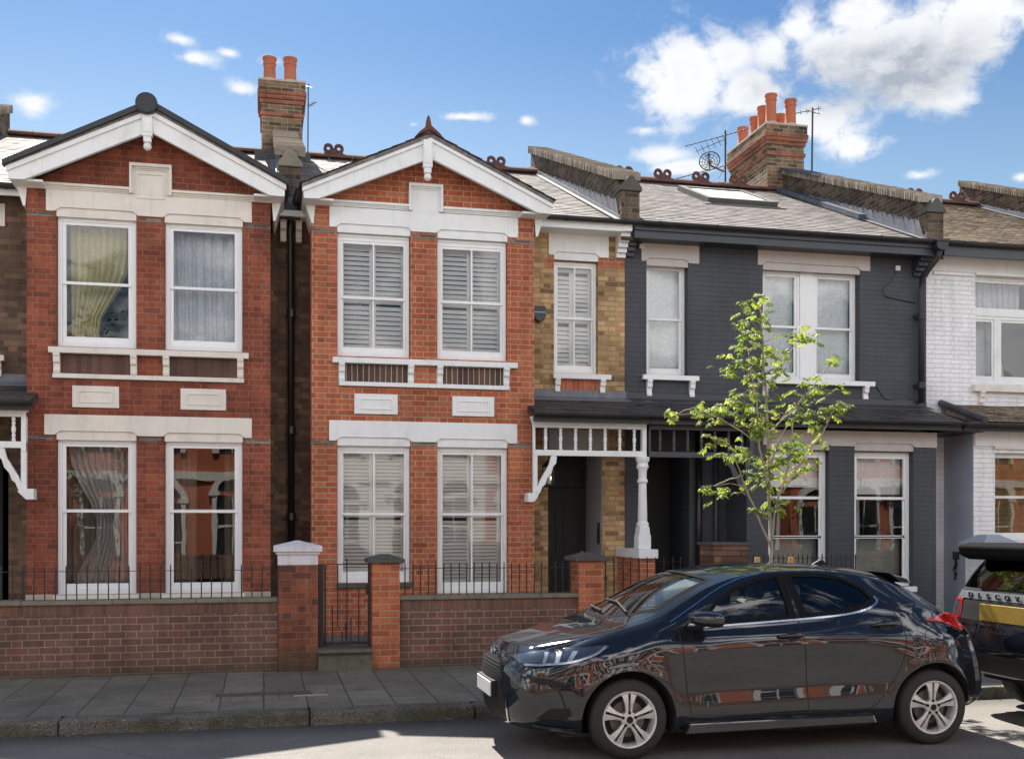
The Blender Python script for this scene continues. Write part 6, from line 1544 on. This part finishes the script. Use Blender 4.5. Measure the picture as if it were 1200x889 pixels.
for vw in ('L', 'R'):
    wf = K1.patch('side_window', win_f, vw, M['cglass'], -0.006, 0.05); wr = K1.patch('side_window', win_r, vw, M['cglass'], -0.006, 0.05)
    mb = MB(); K1.ribbon(mb, win_f, vw, 0.030, 0.001, closed=True); K1.ribbon(mb, win_r, vw, 0.030, 0.001, closed=True)
    K1.ribbon(mb, [(1.395,1.03),(1.36,1.385)], vw, 0.05, 0.0015, smooth=False); K1.ribbon(mb, [(1.475,1.035),(1.415,1.385)], vw, 0.045, 0.0015, smooth=False)
    K1.emit(mb, 'window_seal', M['seal'])
    mb = MB(); K1.ribbon(mb, [(0.56,0.985),(0.95,1.005),(1.5,1.035),(1.84,1.062),(2.05,1.10),(2.16,1.155),(2.15,1.20)], vw, 0.014, 0.004); K1.emit(mb, 'belt_trim', M['chrome'])
    mb = MB(); K1.ribbon(mb, [(0.36,1.03),(0.60,1.165),(0.80,1.275),(1.0,1.352),(1.2,1.392)], vw, 0.008, 0.004); K1.emit(mb, 'roof_trim', M['chrome'])
    def gap(pts, w_=0.007, **k_):
        g_ = MB(); K1.ribbon(g_, pts, vw, w_, 0.0018, **k_); K1.emit(g_, 'panel_gap', M['cavity'])
    gap([(0.40,1.02),(0.43,0.85),(0.46,0.60),(0.50,0.33)], 0.007)
    gap([(1.43,1.03),(1.455,0.8),(1.48,0.5),(1.485,0.30)], 0.007)
    gap([(2.15,1.22),(2.27,1.10),(2.33,0.95),(2.33,0.80),(2.26,0.60),(2.13,0.40),(2.03,0.31)], 0.007)
    gap([(0.50,0.315),(1.2,0.305),(2.03,0.315)], 0.007)
    gap([(-0.36,0.55),(-0.40,0.66),(-0.47,0.70)], 0.006)
    gap([(2.60+0.09*cos(a), 0.86+0.085*sin(a)) for a in [2*pi*k/20 for k in range(21)]], 0.005, smooth=False)
    gap([(-0.80,0.625),(-0.66,0.615),(-0.55,0.55),(-0.50,0.44),(-0.47,0.30)], 0.016)
    mb = MB(); K1.ribbon(mb, [(-0.72,0.27),(-0.60,0.245),(-0.42,0.235)], vw, 0.02, 0.008); K1.emit(mb, 'front_splitter', M['lampd'])
    hp = [(-0.83,0.765),(-0.70,0.80),(-0.45,0.838),(-0.16,0.868),(-0.14,0.855),(-0.24,0.80),(-0.42,0.735),(-0.60,0.708),(-0.76,0.702)]
    hl_ = K1.patch('headlight', hp, vw, M['lampd'], 0.004, 0.025)
    for (q0, q1, q2, q3) in (((-0.64,0.725),(-0.60,0.80),(-0.57,0.80),(-0.61,0.725)), ((-0.55,0.73),(-0.51,0.81),(-0.48,0.81),(-0.52,0.73)), ((-0.47,0.735),(-0.41,0.82),(-0.375,0.82),(-0.44,0.735))):
        K1.patch('lamp_element', [q0, q1, q2, q3], vw, M['lamp'], 0.007, 0.03, parent=hl_)
    mb = MB(); K1.ribbon(mb, [(-0.76,0.712),(-0.60,0.717),(-0.42,0.745),(-0.26,0.80),(-0.17,0.855)], vw, 0.014, 0.007); K1.emit(mb, 'running_light', M['lamp'], hl_)
    # fog lamp scoop and dark bumper corner
    K1.patch('bumper_scoop', [(-0.74,0.60),(-0.66,0.625),(-0.52,0.60),(-0.42,0.54),(-0.47,0.565),(-0.56,0.575),(-0.66,0.57)], vw, M['plast'], 0.002, 0.03)
    K1.patch('fog_pocket', [(-0.70,0.315),(-0.50,0.31),(-0.44,0.345),(-0.46,0.40),(-0.60,0.39)], vw, M['plast'], 0.003, 0.03)
    tlp = [(2.56,1.0),(2.70,1.035),(2.84,1.045),(2.95,1.025),(3.0,0.93),(2.97,0.90),(2.87,0.94),(2.74,0.98)]
    K1.patch('tail_light', tlp, vw, M['redlamp'], 0.012, 0.025, solid=0.012)
    sgn = -1 if vw == 'L' else 1
    for (hx, hz) in ((1.33, 0.905), (2.16, 0.975)):
        el_ = [(hx+0.02+0.055*cos(2*pi*k/20), hz+0.040*sin(2*pi*k/20)) for k in range(20)]
        K1.patch('handle_recess', el_, vw, M['cavity'], 0.002, 0.03)
        mb = MB(); P0 = []
        for (dx_, o_) in ((-0.11, 0.004), (-0.085, 0.026), (0.0, 0.036), (0.08, 0.028), (0.115, 0.006)):
            c, n = K1.on(hx+dx_, hz+0.002*(dx_/0.1), vw); P0.append(c+n*o_)
        mb.tube(P0, [0.008, 0.014, 0.015, 0.014, 0.009], 10); K1.emit(mb, 'door_handle', M['paint1'], smooth=True)
    # side skirt
    sk_ = MB(); 
    prof = [(0.46,0.205),(0.47,0.245),(2.03,0.262),(2.06,0.225)]
    y0, y1 = sgn*0.80, sgn*0.862
    sk_.prism([(0.44,0.175),(0.47,0.262),(2.04,0.275),(2.07,0.20)], 'y', min(y0,y1), max(y0,y1)); K1.emit(sk_, 'side_skirt', M['paint1'], bevel=0.012)
    # mirror
    mm = MB(); cy = sgn*0.965; prof = [(0.40, .010), (0.42, .62), (0.48, .93), (0.56, 1.0), (0.62, .97), (0.655, .86), (0.665, .6)]
    n = 20; vs = []
    for (sx, k_) in prof:
        for j in range(n):
            a = 2*pi*j/n; ca, sa = cos(a), sin(a); vs.append((sx+0.02 + 0.0*ca, cy + sgn*0.0 + 0.105*k_*math.copysign(abs(ca)**0.8, ca), 1.073+0.0+0.062*k_*math.copysign(abs(sa)**0.85, sa) - 0.012*(sx-0.5)/0.15))
    mm.add(vs, [(i*n+j, i*n+(j+1) % n, (i+1)*n+(j+1) % n, (i+1)*n+j) for i in range(len(prof)-1) for j in range(n)] + [list(range(n)), [(len(prof)-1)*n+j for j in range(n)]])
    mo = K1.emit(mm, 'wing_mirror', M['paint1'], smooth='auto')
    st_ = MB(); st_.tube([(0.50, sgn*0.76, 0.985), (0.53, sgn*0.84, 1.0), (0.57, sgn*0.92, 1.025)], [0.035, 0.022, 0.025], 10); K1.emit(st_, 'mirror_stalk', M['plast'], mo, smooth=True)
K1.patch('windscreen', ws, 'T', M['cglass'], -0.004, 0.06); K1.patch('rear_window', rw, 'T', M['cglass'], -0.004, 0.06)
mb = MB(); K1.ribbon(mb, ws, 'T', 0.04, 0.0012, closed=True, step=0.03); K1.emit(mb, 'windscreen_seal', M['seal'])
mb = MB(); K1.ribbon(mb, [(-0.52,-0.48),(-0.3,-0.57),(0.0,-0.63),(0.27,-0.64)], 'T', 0.007, 0.0016); K1.emit(mb, 'bonnet_gap', M['cavity']); mb = MB(); K1.ribbon(mb, [(-0.52,0.48),(-0.3,0.57),(0.0,0.63),(0.27,0.64)], 'T', 0.007, 0.0016); K1.emit(mb, 'bonnet_gap', M['cavity'])
mb = MB(); mb.tube([K1.on(0.10,-0.46,'T')[0]+Vector((0,0,.02)), K1.on(0.14,-0.1,'T')[0]+Vector((0,0,.02)), K1.on(0.16,0.25,'T')[0]+Vector((0,0,.015))], 0.009, 6); mb.tube([K1.on(0.02,-0.05,'T')[0]+Vector((0,0,.02)), K1.on(0.05,0.3,'T')[0]+Vector((0,0,.02)), K1.on(0.10,0.5,'T')[0]+Vector((0,0,.015))], 0.009, 6); K1.emit(mb, 'wiper', M['plast'])
for sgn in (-1, 1):
    mb = MB(); K1.ribbon(mb, [(-0.60, sgn*0.30), (-0.35, sgn*0.36), (-0.05, sgn*0.42)], 'T', 0.02, 0.002); 
# front: grille, intake, plate, badge
g1 = K1.patch('grille', [(-0.30,0.705),(-0.17,0.735),(0.0,0.745),(0.17,0.735),(0.30,0.705),(0.40,0.60),(0.37,0.545),(-0.37,0.545),(-0.40,0.60)], 'F', M['plast'], 0.004, 0.04)
mb = MB()
for k in range(6): K1.ribbon(mb, [(-0.36+0.018*abs(k-1), 0.58+0.024*k), (0, 0.585+0.024*k), (0.36-0.018*abs(k-1), 0.58+0.024*k)], 'F', 0.006, 0.008)
K1.emit(mb, 'grille_bars', M['cavity'], g1)
K1.patch('lower_intake', [(-0.40,0.555),(0.40,0.555),(0.45,0.36),(0.40,0.26),(-0.40,0.26),(-0.45,0.36)], 'F', M['plast'], 0.003, 0.04)
mb = MB(); K1.ribbon(mb, [(-0.47,0.44),(-0.46,0.31),(-0.38,0.25),(0.0,0.23),(0.38,0.25),(0.46,0.31),(0.47,0.44)], 'F', 0.016, 0.010); K1.emit(mb, 'bumper_trim', M['chrome'])
fx = K1.on(0.0, 0.48, 'F')[0].x
K1.emit(MB().box(fx-0.035, fx-0.022, -0.26, 0.26, 0.43, 0.545), 'number_plate', M['platew'], bevel=0.004)
K1.emit(MB().box(fx-0.022, fx+0.01, -0.28, 0.28, 0.42, 0.555), 'plate_holder', M['plast'])
bx_ = K1.on(0.0, 0.76, 'F')[0].x-0.012
mb = MB(); mb.tube([(bx_, 0.060*cos(2*pi*k/24), 0.765+0.045*sin(2*pi*k/24)) for k in range(25)], 0.005, 6, cap=False); mb.tube([(bx_, -0.058, 0.778), (bx_, -0.028, 0.765), (bx_, 0, 0.742), (bx_, 0.028, 0.765), (bx_, 0.058, 0.778)], 0.006, 6); K1.emit(mb, 'badge', M['chrome'])
mb = MB(); K1.ribbon(mb, [(-0.40,0.725),(-0.2,0.765),(-0.09,0.79),(0.09,0.79),(0.2,0.765),(0.40,0.725)], 'F', 0.010, 0.006, smooth=False); K1.emit(mb, 'grille_trim', M['lampd'])
# cabin
mb = MB()
for sy in (-0.33, 0.33):
    mb.prism([(1.05,0.55),(1.50,0.55),(1.62,1.10),(1.50,1.12),(1.36,0.78),(1.05,0.75)], 'y', sy-0.23, sy+0.23); mb.box(1.53, 1.62, sy-0.12, sy+0.12, 1.13, 1.29)
mb.prism([(1.95,0.55),(2.3,0.55),(2.42,1.08),(2.32,1.1),(2.2,0.8),(1.95,0.75)], 'y', -0.6, 0.6)
K1.emit(mb, 'seats', M['seat'], bevel=0.03)
mb = MB().prism([(0.15,0.62),(0.78,0.62),(0.80,0.86),(0.70,0.93),(0.30,0.955),(0.15,0.93)], 'y', -0.66, 0.66); K1.emit(mb, 'dashboard', M['cavity'], bevel=0.03)
mb = MB(); mb.tube([(0.88+0.06*sin(2*pi*k/24), 0.34+0.18*cos(2*pi*k/24), 0.93+0.17*sin(2*pi*k/24)) for k in range(25)], 0.014, 6, cap=False); K1.emit(mb, 'steering_wheel', M['plast'], smooth=True)
mb = MB(); mb.box(0.42, 0.58, -0.45, -0.22, 0.957, 0.960); mb.box(0.30, 0.42, -0.10, 0.10, 0.957, 0.962); K1.emit(mb, 'papers_on_dashboard', M['platew'])
mb = MB(); mb.prism([(1.95,1.436),(2.10,1.43),(2.06,1.475),(2.03,1.478)], 'y', -0.015, 0.015); K1.emit(mb, 'roof_aerial', M['plast'], bevel=0.004)
mb = MB().prism([(2.38,1.385),(2.56,1.335),(2.60,1.29),(2.50,1.30)], 'y', -0.52, 0.52); K1.emit(mb, 'rear_spoiler', M['paint1'], bevel=0.012)
for (x, ys) in ((0.0, -0.845), (2.59, -0.845), (0.0, 0.845), (2.59, 0.845)): wheel(K1, x, ys, 0.305, 0.212, 0, -1)
K1.emit(MB().box(-0.5, 2.9, -0.72, 0.72, 0.17, 0.20), 'underbody', M['plast'])
mb = MB(); mb.tube([(2.25, -0.3, 0.22), (2.8, -0.35, 0.24), (3.15, -0.4, 0.27)], 0.03, 8); K1.emit(mb, 'exhaust', M['brake'])

# ---- black SUV parked beyond, its tail towards the hatchback
c2 = thing('parked_car', (6.56, 8.58, 0), 'black blue off road car seen from behind with yellow number plate and DISCOVERY lettering', 'car')
def kk(*a): return list(a)
T2 = [(kk((.12,.82),(.5,.86),(4.1,.86),(4.5,.75)), kk((.12,.40),(.6,.34),(3.9,.33),(4.5,.42))),
      (kk((.12,.86),(.5,.90),(4.1,.90),(4.5,.80)), kk((.12,.50),(.6,.46),(4.5,.5))),
      (kk((.12,.885),(.5,.935),(4.1,.93),(4.5,.82)), kk((.12,.62),(4.5,.62))),
      (kk((.12,.895),(.5,.945),(4.1,.94),(4.5,.82)), kk((.12,.78),(4.5,.76))),
      (kk((.12,.885),(.5,.935),(4.1,.91),(4.5,.80)), kk((.12,.95),(3,.98),(4.5,.88))),
      (kk((.12,.85),(.5,.895),(4.1,.86),(4.5,.76)), kk((.12,1.12),(1.5,1.13),(3,1.08),(4.5,.96))),
      (kk((.12,.77),(.5,.80),(2.2,.79),(3.2,.80),(4.5,.72)), kk((.12,1.36),(2.0,1.40),(2.7,1.25),(3.2,1.12),(4.5,.99))),
      (kk((.12,.665),(.5,.685),(2.0,.67),(2.7,.70),(3.2,.76),(4.5,.68)), kk((.12,1.51),(.6,1.53),(2.0,1.53),(2.6,1.40),(3.1,1.16),(4.5,1.01)))]
Z2 = kk((.12,1.57),(.6,1.59),(1.4,1.60),(2.0,1.58),(2.5,1.52),(3.0,1.22),(3.3,1.12),(4.5,1.03))
def disp2(s, z):
    d = 0
    for cx in (0.92, 3.66):
        r = sqrt((s-cx)**2+(z-0.37)**2); d += 0.02*math.exp(-((r-0.46)/0.04)**2)
    return d
me2 = loft(T2, 0.12, 4.5, Z2, [0.05, 0.0, -0.04, -0.05, -0.02, 0.02, 0.14, 0.26], [0]*8, 0.17, 0.14, nF=3.2, nR=3.2, NS=80, disp=disp2, dec=0.7)
K2 = Car(me2, c2)
K2.body([cyl_mesh(0.92, 0.365, 0.43, -1.2, -0.62), cyl_mesh(0.92, 0.365, 0.43, 0.62, 1.2), cyl_mesh(3.66, 0.365, 0.43, -1.2, -0.62), cyl_mesh(3.66, 0.365, 0.43, 0.62, 1.2)], [M['paint2'], M['cavity']])
K2.patch('rear_window', [(-0.74,1.19),(0.74,1.19),(0.62,1.47),(-0.62,1.47)], 'F', M['privacy'], 0.006, 0.05); K2.patch('window_surround', [(-0.77,1.165),(0.77,1.165),(0.65,1.49),(-0.65,1.49)], 'F', M['plast'], 0.003, 0.05)
for vw in ('L', 'R'):
    K2.patch('side_window', [(0.45,1.19),(2.55,1.14),(2.10,1.50),(0.75,1.50)], vw, M['privacy'], 0.004, 0.08)
    sg2 = -1 if vw == 'L' else 1
lampsF = [(0.66,0.885),(0.90,0.885),(0.90,1.085),(0.68,1.085)]
for sg2 in (-1, 1):
    pl = [(sg2*a, b) for a, b in lampsF]
    t_l = K2.patch('tail_light', pl, 'F', M['redlamp'], 0.010, 0.03, solid=0.01)
    K2.patch('lamp_lens', [(sg2*a, b) for a, b in ((0.69,0.92),(0.80,0.92),(0.80,1.05),(0.70,1.05))], 'F', M['lampd'], 0.014, 0.03, parent=t_l)
    mb = MB(); K2.ribbon(mb, [(sg2*a, b) for a, b in ((0.685,0.905),(0.825,0.905),(0.825,1.065),(0.69,1.065))], 'F', 0.014, 0.017, closed=True, smooth=False); K2.emit(mb, 'lamp_ring', M['redlamp'], t_l)
K2.patch('light_bar_panel', [(-0.65,0.895),(0.65,0.895),(0.65,1.075),(-0.65,1.075)], 'F', M['plast'], 0.004, 0.05)
M['strip'] = plain('painted sky reflection on tailgate', (0.20, 0.225, 0.26), 0.35, 0.5, 1.0)  # paler band colour painted in for the sky reflected by the dark tailgate
K2.patch('tailgate_sky_reflection', [(-0.83,1.088),(0.83,1.088),(0.80,1.160),(-0.80,1.160)], 'F', M['strip'], 0.008, 0.05)
gx2 = K2.on(0.0, 0.97, 'F')[0].x
K2.emit(MB().box(gx2-0.03, gx2-0.012, -0.33, 0.33, 0.90, 1.055), 'number_plate', M['platey'], bevel=0.004)
mb = MB(); K2.ribbon(mb, [(-0.88,0.872),(0,0.872),(0.88,0.872)], 'F', 0.035, 0.008, smooth=False); K2.emit(mb, 'tailgate_crease', M['paint2'])
mb = MB(); K2.ribbon(mb, [(-0.80,0.65),(0,0.65),(0.80,0.65)], 'F', 0.016, 0.003, smooth=False); K2.ribbon(mb, [(-0.86,0.60),(0,0.58),(0.86,0.60)], 'F', 0.03, 0.006, smooth=False); K2.emit(mb, 'bumper_gap', M['cavity'])
K2.patch('lower_bumper', [(-0.84,0.42),(0.84,0.42),(0.86,0.57),(-0.86,0.57)], 'F', M['plast'], 0.006, 0.05)
K2.emit(MB().prism([(0.50,1.612),(0.05,1.615),(-0.06,1.585),(-0.05,1.50),(0.05,1.455),(0.25,1.50)], 'y', -0.71, 0.71), 'roof_spoiler', M['seal'], bevel=0.02)
mb = MB(); mb.tube([(0.05,0.02,1.24),(0.045,-0.2,1.26),(0.05,-0.42,1.275)], [0.02,0.014,0.008], 8); mb.box(0.02,0.08,-0.05,0.06,1.20,1.25); K2.emit(mb, 'rear_wiper', M['chrome'])
for (x, ys) in ((0.92, -0.94), (3.66, -0.94), (0.92, 0.94), (3.66, 0.94)): wheel(K2, x, ys, 0.37, 0.25, 1, -1)
K2.emit(MB().box(0.3, 4.3, -0.8, 0.8, 0.30, 0.36), 'underbody', M['plast'])
mb = MB().tube([(0.5,-0.45,0.33),(0.08,-0.45,0.36)], 0.045, 12); K2.emit(mb, 'exhaust', M['brake'])
for sg2 in (-1, 1):
    mb = MB().tube([(0.7,sg2*0.66,1.58),(1.0,sg2*0.66,1.62),(2.0,sg2*0.64,1.62),(2.2,sg2*0.64,1.56)], 0.018, 8); K2.emit(mb, 'roof_rail', M['chrome'], smooth=True)
# raised lettering, one letter at a time along the tailgate
for i, ch in enumerate('DISCOVERY'):
    cu = bpy.data.curves.new('letter', 'FONT'); cu.body = ch; cu.size = 0.062; cu.extrude = 0.006; cu.offset = 0.0012; cu.align_x = 'CENTER'
    to = bpy.data.objects.new('letter', cu); COL.objects.link(to); bpy.context.view_layer.update()
    lm = bpy.data.meshes.new_from_object(to); bpy.data.objects.remove(to)
    yy = 0.54 - 0.135*i; c, n = K2.on(yy, 1.128, 'F')
    # text plane: reading direction -Y, up +Z, facing -X
    R3 = Matrix(((0, 0, -1), (-1.35, 0, 0), (0, 1, 0)))
    lm.transform(R3.to_4x4()); lm.transform(Matrix.Translation((c.x-0.020, yy, 1.104)))
    lo = bpy.data.objects.new('letter', lm); COL.objects.link(lo); lo.parent = c2; lm.materials.append(M['plast'])
